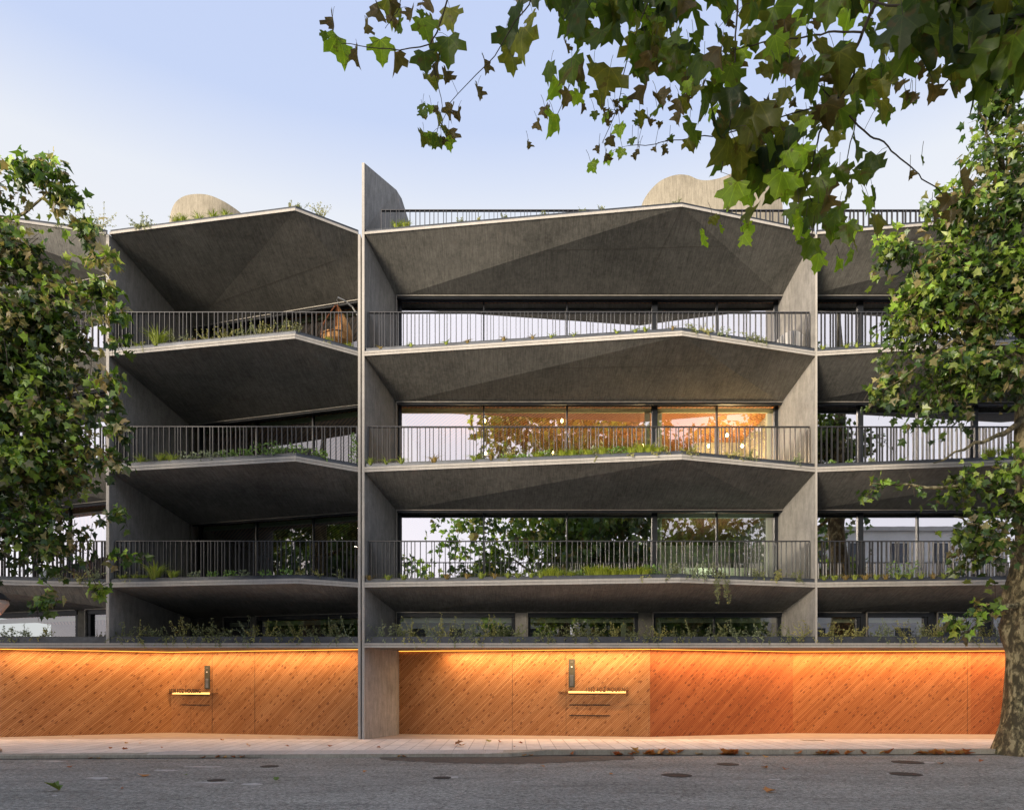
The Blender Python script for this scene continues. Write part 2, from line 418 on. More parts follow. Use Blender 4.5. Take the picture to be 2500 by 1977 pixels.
# casting joints on the two big soffits: thin recessed-looking lines set just proud
def joint(bay, lv, tri, ab):
    L, Rr, px, BL, BR = BAYS[bay]; zb, zt, zh = SL[lv]; py = peak_y(bay, lv)
    pts = dict(L=Vector((L, 0, zb)), P=Vector((px, py, zb)), R=Vector((Rr, 0, zb)), V=Vector((BL[0], BL[1], zh)), W=Vector((BR[0], BR[1], zh)))
    A, B, C = (pts[c] for c in tri)
    n = (B-A).cross(C-A).normalized()
    if n.z > 0: n = -n
    (e0, t0), (e1, t1) = ab
    p = pts[e0[0]].lerp(pts[e0[1]], t0)+n*.004; q = pts[e1[0]].lerp(pts[e1[1]], t1)+n*.004
    w = n.cross((q-p).normalized())*.007
    return [p-w, q-w, q+w, p+w]
for bay, lv in (('B', 4), ('B', 3), ('C', 4), ('C', 3)):
    m = MB()
    if bay == 'B':
        m.poly(joint(bay, lv, 'PVW', (('PV', .75), ('PW', .52))))
        m.poly(joint(bay, lv, 'LPV', (('LV', .78), ('PV', .75))))
    else:
        m.poly(joint(bay, lv, 'PVW', (('PV', .45), ('PW', .40))))
        m.poly(joint(bay, lv, 'PVW', (('PV', .0), ('VW', .63))))
    m.build('casting_joint', m_plain('joint', (.13,.12,.105), .9) if 'joint' not in bpy.data.materials else bpy.data.materials['joint'], OWN[bay])

# ------------------------------------------------------------------ party walls (fins)
def fin(own, xf0, xf1, back, z0, z1, extra=None, name='party_wall'):
    "front edge from xf0 to xf1 at y=0; back = (xl, yl, xr, yr)"
    m = MB(); xl, yl, xr, yr = back
    m.prism([(xf0, .012), (xf1, .012), (xr, yr), (xr, 9), (xl, 9), (xl, yl)], z0, z1)
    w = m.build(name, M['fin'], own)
    e = MB(); e.box(xf0-.004, xf1+.004, -.02, .012, z0, z1); e.build('front_edge', M['edge'], w)
    return w
fin(bl, -10.985, -10.915, (-11.075, .45, -10.26, 3.3), 2.60, 13.655)
fin(bl, -4.165, -4.105, (-4.215, 1.62, -4.10, 1.62), 0, 13.655)
fin(br, -4.062, -4.000, (-4.095, 1.5, -3.385, 1.5), 0, 13.78)
fin(br, 8.222, 8.262, (7.895, 1.5, 8.43, 1.5), 2.60, 13.655)
# raised upstand of the middle fin above the roof
m = MB()
prof = [(0, 13.78), (0, 15.6), (1.5, 15.95), (2.1, 16.12), (3.1, 16.0), (4.2, 14.6), (4.6, 13.8)]
xs0 = lambda y: -4.062-.017*y; xs1 = lambda y: -4.000+.41*y if y < 1.5 else -3.385+.10*(y-1.5)
n = len(prof)
vs = [(xs0(y), y, z) for y, z in prof]+[(xs1(y), y, z) for y, z in prof]
m.mesh(vs, [tuple(range(n)), tuple(range(n, 2*n))[::-1]]+[(i, n+i, n+(i+1) % n, (i+1) % n) for i in range(n)])
w = m.build('roof_upstand', M['fin'], br)
e = MB(); e.box(-4.066, -3.996, -.02, 0, 13.78, 15.59); e.build('front_edge', M['edge'], w)

# ------------------------------------------------------------------ ground-floor slab, timber wall
TW = {bl: [(-18.6, 1.3), (XZ(0, 19.2), .72), (XZ(418, 21.05), 2.55), (XZ(877, 19.45), .95)],
      br: [(XZ(963, 20.5), 2.0), (XZ(1587, 19.35), .85), (XZ(1936, 20.8), 2.3), (XZ(2370, 20.35), 1.85), (21, 1.2)]}
ZS = 2.50
for own, (x0, x1) in ((bl, (-18.6, -4.17)), (br, (-3.995, 21))):
    pl = TW[own]
    m = MB()
    m.prism([(x0, 0), (x1, 0)]+[(x1, 3.9), (x0, 3.9)], ZS-.02, 2.595)
    s = m.build('floor_slab', M['conc'], own)
    f = MB(); f.box(x0, x1, -.018, -.001, ZS-.024, 2.535); f.box(x0, x1, -.018, -.001, 2.547, 2.60); f.build('edge_band', M['edge'], s)
    t = MB(); t.box(x0+.02, x1-.02, .03, .042, 2.60, 2.77); t.box(x0+.02, x1-.02, .40, .412, 2.60, 2.77); t.box(x0+.02, x1-.02, .02, .055, 2.77, 2.778)
    for k in range(int(x1-x0)//2): t.box(x0+2*k+1.2, x0+2*k+1.212, .026, .03, 2.60, 2.77)
    t.build('planter_trough', M['zinc'], s)
    so = MB(); so.quad((x0+.03, .045, 2.74), (x1-.03, .045, 2.74), (x1-.03, .40, 2.74), (x0+.03, .40, 2.74)); so.build('soil', M['soil'], s)
timber = {}
for own in (bl, br):
    pl = TW[own]
    for i in range(len(pl)-1):
        m = MB(); m.bar(pl[i], pl[i+1], .12, 0, ZS-.022)
        tw = m.build('timber_wall', (M['wood_fold_shade'] if i != 2 else M['wood_fold_lit']) if (own is br and i >= 1) else M['wood'], own)
        timber[(own.name, i)] = tw
        m = MB()
        a, b = Vector(pl[i]).to_3d(), Vector(pl[i+1]).to_3d()
        m.bar(pl[i], pl[i+1], .012, ZS-.034, ZS-.022, off=-.055)
        m.build('light_strip', M['led'], own)
        # the lamp itself
        la = bpy.data.lights.new('led_strip_light', 'AREA'); la.shape = 'RECTANGLE'
        Ln = (b-a).length; cut = 1.6 if (own is br and i == 0) else 0.0; a = a+(b-a).normalized()*cut; Ln -= cut; la.size = Ln-.05; la.size_y = .03; la.energy = (135 if own is br else 88)*Ln/5; la.color = (1.0, .60, .30)
        lo = bpy.data.objects.new('led_strip_light', la); COL.objects.link(lo)
        mid = (a+b)/2; d = (b-a).normalized(); nrm = Vector((d.y, -d.x, 0))
        pos = mid+nrm*.30+Vector((0, 0, ZS-.04))
        z = -(Vector((0, 0, -1))+nrm*.06).normalized()
        xax = d; yax = z.cross(xax)
        Mx = Matrix((xax, yax, z)).transposed().to_4x4(); Mx.translation = pos
        lo.matrix_world = Mx; lo['kind'] = 'structure'
# door seams, slots, hatch in the timber
def on_wall(own, i, px, py, off=.0):
    a, b = TW[own][i], TW[own][i+1]
    x, y = on_line(px, a, b); Z = D0+y
    z = CZ-(py-HY)*Z/F
    d = Vector((b[0]-a[0], b[1]-a[1])).normalized()
    return Vector((x+d.y*off, y-d.x*off, z))
def seam(own, i, px, py0=None, py1=None, w=.006, dep=.004, mat='black', name='door_seam'):
    a = on_wall(own, i, px, 1600)
    z1 = ZS-.03 if py0 is None else on_wall(own, i, px, py0).z
    z0 = .0 if py1 is None else on_wall(own, i, px, py1).z
    A, B = TW[own][i], TW[own][i+1]; d = (Vector(B)-Vector(A)).normalized()
    m = MB(); m.bar((a.x-d.x*w/2, a.y-d.y*w/2), (a.x+d.x*w/2, a.y+d.y*w/2), dep, z0, z1, off=-dep)
    m.build(name, M[mat], timber[(own.name, i)])
for px in (1251, 1382): seam(br, 0, px)
seam(br, 2, 2370-8)
for px in (518, 622): seam(bl, 2, px)
seam(bl, 2, 466, 1737)
def hbar(own, i, px0, px1, py, h, name, mat='black', dep=.012, slope=True):
    a = on_wall(own, i, px0, py); b = on_wall(own, i, px1, py); z = (a.z+b.z)/2
    m = MB(); m.bar((a.x, a.y), (b.x, b.y), dep, z-h/2, z+h/2, off=-dep)
    return m.build(name, M[mat], timber[(own.name, i)])
for py in (1694, 1720, 1746): hbar(br, 0, 1390, 1490, py, .028 if py > 1700 else .016, 'letter_slot')
for py in (1697, 1720): hbar(bl, 2, 443, 512, py, .022, 'letter_slot')
seam(br, 0, 1534, 1719, None, .004, .003, name='hatch_seam'); seam(br, 0, 1584, 1719, None, .004, .003, name='hatch_seam'); hbar(br, 0, 1534, 1584, 1719, .004, 'hatch_seam', dep=.003)
# intercoms
def intercom(own, i, px0, px1, py0, py1, label):
    a = on_wall(own, i, px0, py0); b = on_wall(own, i, px1, py1)
    base = on_wall(own, i, (px0+px1)/2, py1)
    t = tag(empty('intercom_panel', base), label, 'intercom', 'door intercoms on the timber wall')
    m = MB(); m.bar((a.x, a.y), (b.x, b.y), .025, b.z, a.z, off=-.027); m.build('plate', M['panel'], t)
    c = on_wall(own, i, (px0+px1)/2, py0+.28*(py1-py0), .03)
    m = MB(); m.tube([c, c+Vector((0, -.012, 0))], .022, 12); m.build('camera_eye', M['white'], t)
    A, B = TW[own][i], TW[own][i+1]; d = (Vector(B)-Vector(A)).normalized()
    for k in range(12):
        c = on_wall(own, i, (px0+px1)/2, py0+(.57+.36*k/11)*(py1-py0), .028)
        m = MB(); m.bar((c.x-d.x*.05, c.y-d.y*.05), (c.x+d.x*.05, c.y+d.y*.05), .006, c.z-.008, c.z+.006, off=-.004)
        m.build('call_button', M['steel'], t)
    m = MB(); c = on_wall(own, i, (px0+px1)/2, py0+.10*(py1-py0), .028); m.bar((c.x-d.x*.04, c.y-d.y*.04), (c.x+d.x*.04, c.y+d.y*.04), .004, c.z-.006, c.z+.006, off=-.003); m.build('name_tag', M['steel'], t)
intercom(br, 0, 1388.5, 1403.5, 1608, 1677, 'tall dark metal intercom above the right illuminated house sign')
intercom(bl, 2, 500.5, 513, 1624, 1681, 'tall grey metal intercom beside the left illuminated house sign')
# illuminated house signs: blade shelf, letters, strip behind
def house_sign(own, i, pxa, pxb, px_l0, px_l1, py, txt, hz, label, lit):
    a = on_wall(own, i, pxa, py, .0); b = on_wall(own, i, pxb, py, .0)
    t = tag(empty('house_sign', tuple((a+b)/2)), label, 'sign', 'illuminated house signs')
    z = (a.z+b.z)/2
    A, B = TW[own][i], TW[own][i+1]; d = (Vector(B)-Vector(A)).normalized()
    m = MB(); m.bar((a.x, a.y), (b.x, b.y), .085, z-.005, z+.005, off=-.09); m.build('shelf', M['black'], t)
    l0 = on_wall(own, i, lit[0], py); l1 = on_wall(own, i, lit[1], py)
    m = MB(); m.bar((l0.x, l0.y), (l1.x, l1.y), .006, z+.007, z+.020, off=-.008); m.bar((l0.x, l0.y), (l1.x, l1.y), .006, z-.024, z-.007, off=-.008); m.build('light_strip', M['led2'], t)
    p0 = on_wall(own, i, px_l0, py, .075); p1 = on_wall(own, i, px_l1, py, .075)
    cu = bpy.data.curves.new('lettering', 'FONT'); cu.body = txt; cu.size = 1; cu.extrude = .012/hz*.6
    cu.space_character = 1.12; cu.offset = .0
    ob = bpy.data.objects.new('tmp', cu); COL.objects.link(ob)
    dg = bpy.context.evaluated_depsgraph_get(); me = bpy.data.meshes.new_from_object(ob.evaluated_get(dg))
    bpy.data.objects.remove(ob)
    xs = [v.co.x for v in me.vertices]; ys = [v.co.y for v in me.vertices]
    w = max(xs)-min(xs); hh = max(ys)-min(ys)
    ang = math.atan2(d.y, d.x)
    Lw = (p1-p0).length
    T = Matrix.Translation(Vector((p0.x, p0.y, z+.006))-Vector(world_loc(t))) @ Matrix.Rotation(ang, 4, 'Z') @ Matrix.Rotation(R(90), 4, 'X') @ Matrix.Diagonal((Lw/w, hz/hh, hz, 1)) @ Matrix.Translation((-min(xs), -min(ys), 0))
    me.transform(T); me.materials.append(M['black'])
    lt = bpy.data.objects.new('lettering', me); COL.objects.link(lt); lt.parent = t
house_sign(br, 0, 1363, 1534, 1432, 1534, 1688.5, '1032 FOZ HOUSING', .128, 'illuminated shelf sign reading 1032 FOZ HOUSING on the middle timber wall', (1388, 1528))
house_sign(bl, 2, 416, 533, 418, 494, 1691.5, '1030 FOZ HOUSING', .128, 'illuminated shelf sign reading FOZ HOUSING on the left timber wall', (421, 512))

# ------------------------------------------------------------------ windows and rooms
def wall_line(bay):
    return BAYS[bay][3], BAYS[bay][4]
def window(bay, px_list, z0, z1, glassm, thick=(), own=None, reveal=True, posts=()):
    own = own or OWN[bay]; a, b = wall_line(bay)
    pts = [on_line(p, a, b) if not isinstance(p, tuple) else p for p in px_list]
    m = MB(); tall = z1-z0 > 1.5; SB = .30 if tall else .06; ZT_ = z1+.05 if tall else z1-.12
    m.bar(pts[0], pts[-1], .09, z1-(.05 if tall else .13), z1-.012, off=-.045)
    if tall: m.bar(pts[0], pts[-1], .09, ZT_-.02, ZT_+.10, off=SB-.045)
    m.bar(pts[0], pts[-1], .09+SB, z0, z0+.06, off=-.045)
    d = (Vector(pts[-1])-Vector(pts[0])).normalized()
    for i, p in enumerate(pts):
        w = .16 if i in thick else (.10 if i in (0, len(pts)-1) else .042)
        if i == 0: q0, q1 = p, (p[0]+d.x*w, p[1]+d.y*w)
        elif i == len(pts)-1: q0, q1 = (p[0]-d.x*w, p[1]-d.y*w), p
        else: q0, q1 = (p[0]-d.x*w/2, p[1]-d.y*w/2), (p[0]+d.x*w/2, p[1]+d.y*w/2)
        m.bar(q0, q1, .11, z0+.06, ZT_-.021 if tall else z1-.13, off=SB-.055)
    fr = m.build('window', M['frame'], own)
    # pale line of the head trim
    m = MB(); m.bar(pts[0], pts[-1], .05, z1-.012, z1+.014, off=-.10); m.bar(pts[0], (pts[0][0]+d.x*.02, pts[0][1]+d.y*.02), .05, z0, z1-.012, off=-.10)
    m.build('head_trim', M['alu'], fr)
    for i in range(len(pts)-1):
        m = MB(); nx_, ny_ = -d.y*SB, d.x*SB; p, q = (pts[i][0]+nx_, pts[i][1]+ny_), (pts[i+1][0]+nx_, pts[i+1][1]+ny_)
        m.quad((p[0], p[1], z0+.05), (q[0], q[1], z0+.05), (q[0], q[1], ZT_), (p[0], p[1], ZT_))
        m.build('pane', glassm[i] if isinstance(glassm, list) else glassm, fr)
    if reveal:
        m = MB(); m.bar(pts[0], pts[-1], .08, ZT_-.16, ZT_-.03, off=SB+.10)
        for pp in posts:
            c = on_line(pp, a, b)
            m.bar((c[0]-d.x*.07, c[1]-d.y*.07), (c[0]+d.x*.07, c[1]+d.y*.07), .12, z0+.06, ZT_-.17, off=SB+.12)
        m.build('inner_lining', M['green'], fr)
    return fr
g = M['glass']
ZH = {3: (10.45, 12.81), 2: (7.31, 9.71), 1: (4.19, 6.56)}
for lv, (z0, z1) in ZH.items():
    gl = M['glass_lit'] if lv == 2 else g
    cg = [gl, gl, gl, M['glass_low'], M['glass_low']] if lv == 2 else [gl]*5 if lv != 1 else [g, g, g, M['glass_low'], M['glass_low']]
    window('C', [BAYS['C'][3], 1180, 1386, 1603, 1757, BAYS['C'][4]], z0, z1, cg, thick=(3,), posts=(1588, 1618, 1892))
    window('B', [(-10.18, 3.28), 612, 752, BAYS['B'][4]], z0, z1, M['glass_dark'])
    window('A', [BAYS['A'][3], 60, 148, BAYS['A'][4]], z0, z1, g, posts=(200,))
    window('D', [BAYS['D'][3], 2112, 2254, 2396, 2540, BAYS['D'][4]], z0, z1, g, thick=(1, 3), posts=(2100, 2385))
# low windows of the half floor, with concrete piers between
def pier(bay, p0, p1, mat='fin'):
    a, b = wall_line(bay); q0 = on_line(p0, a, b) if not isinstance(p0, tuple) else p0; q1 = on_line(p1, a, b) if not isinstance(p1, tuple) else p1
    m = MB(); m.bar(q0, q1, .30, 2.6, 3.58, off=-.02); m.build('pier', M[mat], OWN[bay])
gl = M['glass_low']
for px in ([BAYS['C'][3], 1257], [1287, 1557], [1592, 1745, BAYS['C'][4]]): window('C', px, 2.66, 3.58, gl, posts=(1612,) if px[0] == 1592 else ((1525,) if px[0] == 1287 else ()))
pier('C', 1258, 1286); pier('C', 1558, 1591, 'inner_dark')
for px in ([548, 610], [628, BAYS['B'][4]]): window('B', px, 2.66, 3.58, M['glass_dark'])
pier('B', BAYS['B'][3], 547, 'inner_dark'); pier('B', 611, 627)
for px in ([BAYS['A'][3], 190], [214, BAYS['A'][4]]): window('A', px, 2.66, 3.58, M['glass_dark'])
pier('A', 191, 213, 'inner_dark')
for px in ([BAYS['D'][3], 2100], [2112, 2264], [2284, 2402], [2418, BAYS['D'][4]]): window('D', px, 2.66, 3.58, gl, posts=(2258,) if px[0] == 2112 else ())
for p in ((2101, 2111), (2265, 2283), (2403, 2417)): pier('D', *p, 'frame')
# rooms behind the glass
for bay in 'ABCD':
    L, Rr, px, BL, BR = BAYS[bay]; own = OWN[bay]
    for lv, (z0, z1) in list(ZH.items())+[(0, (2.6, 3.58))]:
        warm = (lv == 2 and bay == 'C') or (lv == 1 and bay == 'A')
        m = MB()
        m.poly([(BL[0], BL[1]+.12, z1+.09 if lv else z1+.3), (BR[0], BR[1]+.12, z1+.09 if lv else z1+.3), (BR[0], 9, z1+.09 if lv else z1+.3), (BL[0], 9, z1+.09 if lv else z1+.3)])
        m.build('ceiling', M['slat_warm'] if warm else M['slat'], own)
        m = MB(); m.poly([(BL[0], BL[1]+.02, z0+.02), (BR[0], BR[1]+.02, z0+.02), (BR[0], 9, z0+.02), (BL[0], 9, z0+.02)]); m.build('room_floor', M['floor'], own)
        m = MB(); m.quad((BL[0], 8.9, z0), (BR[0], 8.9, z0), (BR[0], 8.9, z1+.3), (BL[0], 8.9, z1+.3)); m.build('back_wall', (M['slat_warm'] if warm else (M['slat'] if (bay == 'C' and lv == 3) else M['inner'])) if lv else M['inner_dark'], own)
# partitions of the middle flat and its stair
m = MB(); m.box(6.35, 8.0, 5.0, 5.2, 7.33, 9.8); m.build('partition', M['inner'], br)
m = MB(); m.box(4.4, 8.0, 6.2, 6.4, 4.21, 6.5); m.box(4.9, 7.8, 3.6, 4.2, 4.21, 5.25); m.build('kitchen_wall', M['green'], br)
m = MB(); m.box(4.2, 4.4, 3.0, 6.4, 4.21, 6.5); m.build('partition', M['inner'], br)
# roof behind the parapets
for own, (x0, x1, yb) in ((bl, (-18.6, -4.1, 2.6)), (br, (-3.4, 20.6, 2.6))):
    m = MB(); m.box(x0, x1, yb, 9.2, 13.2, 13.76); m.build('roof_deck', M['conc'], own)
    m = MB(); m.box(x0, x1, 9.05, 9.2, 0, 13.2); m.build('rear_wall', M['inner_dark'], own)
# curved concrete shells on the roof
def shell(own, prof, Z, bulge, th=.22):
    "prof: list of (px, py) of the top outline; foot hidden behind the parapet"
    m = MB(); n = len(prof); x0, x1 = XZ(prof[0][0], Z), XZ(prof[-1][0], Z)
    vs = []; 
    for px, py in prof:
        t = (px-prof[0][0])/(prof[-1][0]-prof[0][0])*2-1; y = Z-D0-bulge*(1-t*t)
        x = XZ(px, D0+y); zt = CZ-(py-HY)*(D0+y)/F
        vs += [(x, y, 13.7), (x, y, zt), (x, y+th, zt), (x, y+th, 13.7)]
    fs = []
    for i in range(n-1):
        a = 4*i
        fs += [(a, a+4, a+5, a+1), (a+1, a+5, a+6, a+2), (a+2, a+6, a+7, a+3)]
    fs += [(0, 1, 2, 3), tuple(4*(n-1)+q for q in (3, 2, 1, 0))]
    m.mesh(vs, fs); return m.build('roof_shell', M['shell'], own, smooth=False)
import itertools
def smooth_prof(pts, k=8):
    out = []
    for i in range(len(pts)-1):
        p0 = pts[max(i-1, 0)]; p1 = pts[i]; p2 = pts[i+1]; p3 = pts[min(i+2, len(pts)-1)]
        for j in range(k):
            t = j/k
            out.append(tuple(.5*((2*p1[c])+(-p0[c]+p2[c])*t+(2*p0[c]-5*p1[c]+4*p2[c]-p3[c])*t*t+(-p0[c]+3*p1[c]-3*p2[c]+p3[c])*t**3) for c in (0, 1)))
    return out+[pts[-1]]
shell(bl, smooth_prof([(412, 548), (418, 515), (430, 492), (452, 478), (482, 473.5), (512, 477), (545, 491), (575, 510), (600, 530), (622, 548)]), 23.5, .8)
shell(br, smooth_prof([(1560, 520), (1572, 488), (1590, 462), (1615, 440), (1650, 427), (1680, 428), (1705, 438), (1730, 440), (1760, 434), (1800, 420), (1850, 424), (1890, 445), (1908, 480), (1912, 540)]), 24.0, .6)

# ------------------------------------------------------------------ railings
def bar_positions(x0, x1, seed):
    r = random.Random(seed); xs = []; x = x0+.02
    while x < x1-.02:
        xs.append(x); x += r.choice((.075, .10, .115, .135, .15, .16))
    return xs
def rail_z(bay, lv): return (SL[lv][1]+.01, RAILTOP[lv])
MAIN = {('C', 2), ('B', 2)}
rest = {bl: MB(), br: MB()}; first_bar = {}
for bay in 'ABCD':
    own = OWN[bay]
    for lv in (1, 2, 3, 4):
        if lv == 4 and bay in 'AB': continue
        x0, x1 = {'A': (-18.5, -11.09), 'B': (-10.83, -4.215), 'C': (-3.93, 8.13), 'D': (8.32, 20.3)}[bay]
        y = .16 if lv < 4 else .32
        if lv == 4: x0 = XZ(930, D0+y) if bay == 'C' else 8.3
        if lv == 4 and bay == 'C': x1 = 8.27
        z0, z1 = rail_z(bay, lv)
        m = MB(); m.box(x0, x1, y-.035, y+.045, z1-.022, z1); m.box(x0, x1, y-.015, y+.025, z0+.02, z0+.045)
        for xx in (x0, x1-.012): m.box(xx, xx+.012, y-.03, y+.04, z0, z1-.022)
        rl = m.build('railing', M['rail'], own)
        for x in bar_positions(x0, x1, hash((ord(bay), lv)) % 9999):
            if (bay, lv) in MAIN:
                if own not in first_bar:
                    mm = MB(); mm.box(-.007, .007, -.034, .044, 0, 1); first_bar[own] = mm.build('baluster', M['rail'], rl, loc=(0, 0, 0)); o = first_bar[own]
                else:
                    o = first_bar[own].copy(); COL.objects.link(o); o.parent = rl
                wl = world_loc(rl); o.location = (x-wl.x, y-wl.y, z0-wl.z); o.scale = (1, 1, z1-.022-z0)
            else:
                rest[own].box(x-.007, x+.007, y-.034, y+.044, z0, z1-.0225)
for own in (bl, br):
    tag(rest[own].build('balusters', M['rail'], own), kind='stuff')

# ------------------------------------------------------------------ ground
KX = [(-40, -3.9), (XZ(0, 14.7), -3.75), (XZ(400, 14.9), -3.55), (XZ(1250, 15.2), -3.3), (XZ(1330, 15.6), -2.95), (XZ(2500, 15.9), -2.75), (45, -2.4)]
ZR = -.13
def kz(x):  # height of the pavement edge: dropped for the driveway on the left
    return -.06 if x < -.2 else (-.06+.05*min(1, (x+.2)/.9))
m = MB(); xs = [-45]+[i*.75-18 for i in range(52)]+[45]
def kyy(x):
    for (a, ya), (b, yb) in zip(KX, KX[1:]):
        if x <= b: return ya+(yb-ya)*(x-a)/(b-a)
    return KX[-1][1]
def inner_y(x): return kyy(x)+(.55 if -8 < x < .2 else .16)
for a, b in zip(xs, xs[1:]):
    for (f0, f1) in ((0, .5), (.5, 1)):
        def pt(x, f):
            yi = inner_y(x); zz = -.012 if x > .3 else -.03
            return (x, yi*(1-f)+0*f, zz*(1-f))
        m.quad(pt(a, f0), pt(b, f0), pt(b, f1), pt(a, f1))
pav = m.build('pavement', M['pavers']); tag(pav, kind='structure')
m = MB(); m.quad((-45, 0, -.004), (45, 0, -.004), (45, 10, -.004), (-45, 10, -.004)); tag(m.build('entrance_paving', m_plain('smooth_paving', (.40,.33,.27), .7, var=.15, sc_=3)), kind='structure')
m = MB()
for a, b in zip(xs, xs[1:]):
    n_ = max(1, int(abs(b-a)/1.0)); 
    ya, yb = kyy(a), kyy(b); za, zb_ = kz(a), kz(b)
    ia, ib = inner_y(a), inner_y(b)
    zi = lambda x: -.008 if x > .3 else -.026
    g0 = .006
    m.quad((a+g0, ya, za), (b, yb, zb_), (b, ib, zi(b)), (a+g0, ia, zi(a)))
    m.quad((a+g0, ya-.01, ZR-.02), (b, yb-.01, ZR-.02), (b, yb, zb_), (a+g0, ya, za))
    m.quad((b, yb-.01, ZR-.02), (b, ib, ZR-.02), (b, ib, zi(b)), (b, yb, zb_))
tag(m.build('kerb', M['kerb']), kind='structure')
m = MB()
for i in range(11):
    a = -8+.74*i; b = a+.73
    if b > -.2: b = -.2
    m.quad((a, kyy(a)+.01, kz(a)+.004), (b, kyy(b)+.01, kz(b)+.004), (b, inner_y(b)-.01, -.024+.004), (a, inner_y(a)-.01, -.024+.004))
tag(m.build('driveway_apron', M['apron']), kind='structure')
m = MB(); m.quad((-90, -90, ZR), (90, -90, ZR), (90, 0, ZR), (-90, 0, ZR)); tag(m.build('road', M['asphalt']), kind='structure')
m = MB(); m.quad((-400, -400, ZR-.03), (400, -400, ZR-.03), (400, 400, ZR-.03), (-400, 400, ZR-.03)); tag(m.build('ground', m_plain('earth', (.12,.11,.08), .9)), kind='structure')
m = MB(); m.box(-60, 60, -34, -21.5, ZR, ZR+.12); tag(m.build('far_pavement', M['pavers']), kind='structure')
# darker resurfaced lens by the driveway, gutter dirt
def ground_pt(px, py, z=ZR): Z = (CZ-z)*F/(py-HY); return Vector((XZ(px, Z), Z-D0, z))
m = MB(); top = []; bot = []
for i in range(25):
    px = 930+i*620/24; t = i/24
    top.append(Vector((XZ(px, 15.3), kyy(XZ(px, 15.3))-.015, ZR+.004))); q = ground_pt(px, 1853+10*math.sin(math.pi*min(1, t*1.05))+ (2 if i % 2 else 0)); q.z = ZR+.004
    bot.append(q)
for i in range(24): m.quad(bot[i], bot[i+1], top[i+1], top[i])
tag(m.build('road_patch', M['patch']), kind='structure')
m = MB()
for i in range(60):
    x = -14+i*.5
    w = .10+.07*noise.noise(Vector((x*1.3, 0, 0)))
    w2 = .10+.07*noise.noise(Vector(((x+.5)*1.3, 0, 0)))
    if -.3 < x or x < -5.5: m.quad((x, kyy(x)-w, ZR+.008), (x+.5, kyy(x+.5)-w2, ZR+.008), (x+.5, kyy(x+.5)-.01, ZR+.008), (x, kyy(x)-.01, ZR+.008))
tag(m.build('gutter_dirt', m_plain('dirt', (.085,.068,.045), .95, var=.5, sc_=18, bump=.6)), kind='structure')
m = MB(); r = random.Random(3)
for px, py, w, h in ((237, 1899, 60, 6), (404, 1880, 60, 4), (500, 1871, 90, 3), (617, 1914, 50, 5), (520, 1910, 90, 3), (130, 1858, 60, 3), (1110, 1897, 22, 5), (1630, 1893, 26, 6), (1800, 1865, 22, 3), (2178, 1888, 30, 3), (2268, 1861, 35, 3), (1890, 1902, 30, 3), (133, 1941, 16, 3), (1260, 1908, 26, 2)):
    n_ = 14
    ring = []
    for q in range(n_):
        a = 2*math.pi*q/n_; rr = .5*(.75+.5*r.random())
        ring.append(ground_pt(px+w*rr*math.cos(a), py+h*rr*math.sin(a), ZR)+Vector((0, 0, .004)))
    m.poly(ring[::-1])
tag(m.build('road_marking', M['paint']), kind='structure')
for px, py, w, lab in ((1079, 1898, 40, 'dark metal cover in the road left of centre, half ringed with pale paint'), (1652, 1892, 66, 'dark oval cover in the road below the letter slots, pale rim at its left'),
                       (1777, 1865, 48, 'small dark cover in the road close to the leafy kerb'), (2216, 1860, 64, 'dark cover near the kerb towards the plane tree trunk'),
                       (2211, 1889, 66, 'dark cover further from the kerb towards the plane tree trunk'), (528, 1904, 38, 'small dark cover in the road at far left, lower of two'),
                       (658, 1870, 40, 'small dark cover in the road below the left timber wall near the apron')):
    c = ground_pt(px, py); rad = w/2*(D0+c.y)/F
    m = MB(); m.lathe([(rad*1.12, 0), (rad*1.12, .006), (rad, .006), (rad, .009), (rad*.9, .007), (.01, .007)], 20, at=c)
    tag(m.build('manhole_cover', M['iron'], loc=c), lab, 'manhole cover', 'small covers in the road')
c = ground_pt(1983, 1806, 0)
m = MB(); m.box(c.x-.28, c.x+.28, c.y-.12, c.y+.12, -.004, .006)
tag(m.build('inspection_cover', m_plain('cover', (.30,.24,.17), .8), loc=c), 'small rectangular cover set in the pale pavement', 'cover')

# ------------------------------------------------------------------ leaves
GREEN = [(.07,.14,.022), (.10,.19,.03), (.14,.24,.035), (.05,.10,.02), (.18,.28,.045)]
YEL = [(.32,.44,.06), (.40,.48,.10), (.27,.42,.05)]
DRY = [(.40,.33,.15), (.30,.22,.09), (.46,.41,.20)]
HALF = [(0, 0), (.22, -.10), (.46, -.02), (.37, .18), (.62, .26), (.64, .50), (.37, .50), (.27, .62), (.25, .80), (.10, .84), (0, 1.02)]
HALF_S = [(0, 0), (.44, -.04), (.32, .16), (.60, .42), (.28, .52), (0, 1.0)]
def leaf(m, pos, d, nrm, size, col, half=HALF_S, fold=.18, curl=-.15):
    d = d.normalized(); nrm = (nrm-d*nrm.dot(d))
    if nrm.length < 1e-4: nrm = d.orthogonal()
    nrm.normalize(); s = d.cross(nrm)
    for sg in (1, -1):
        pts = [pos+(s*(x*sg)+d*y+nrm*(fold*x+curl*(y*y+x*x)))*size for x, y in half]
        m.poly(pts if sg > 0 else pts[::-1], col)
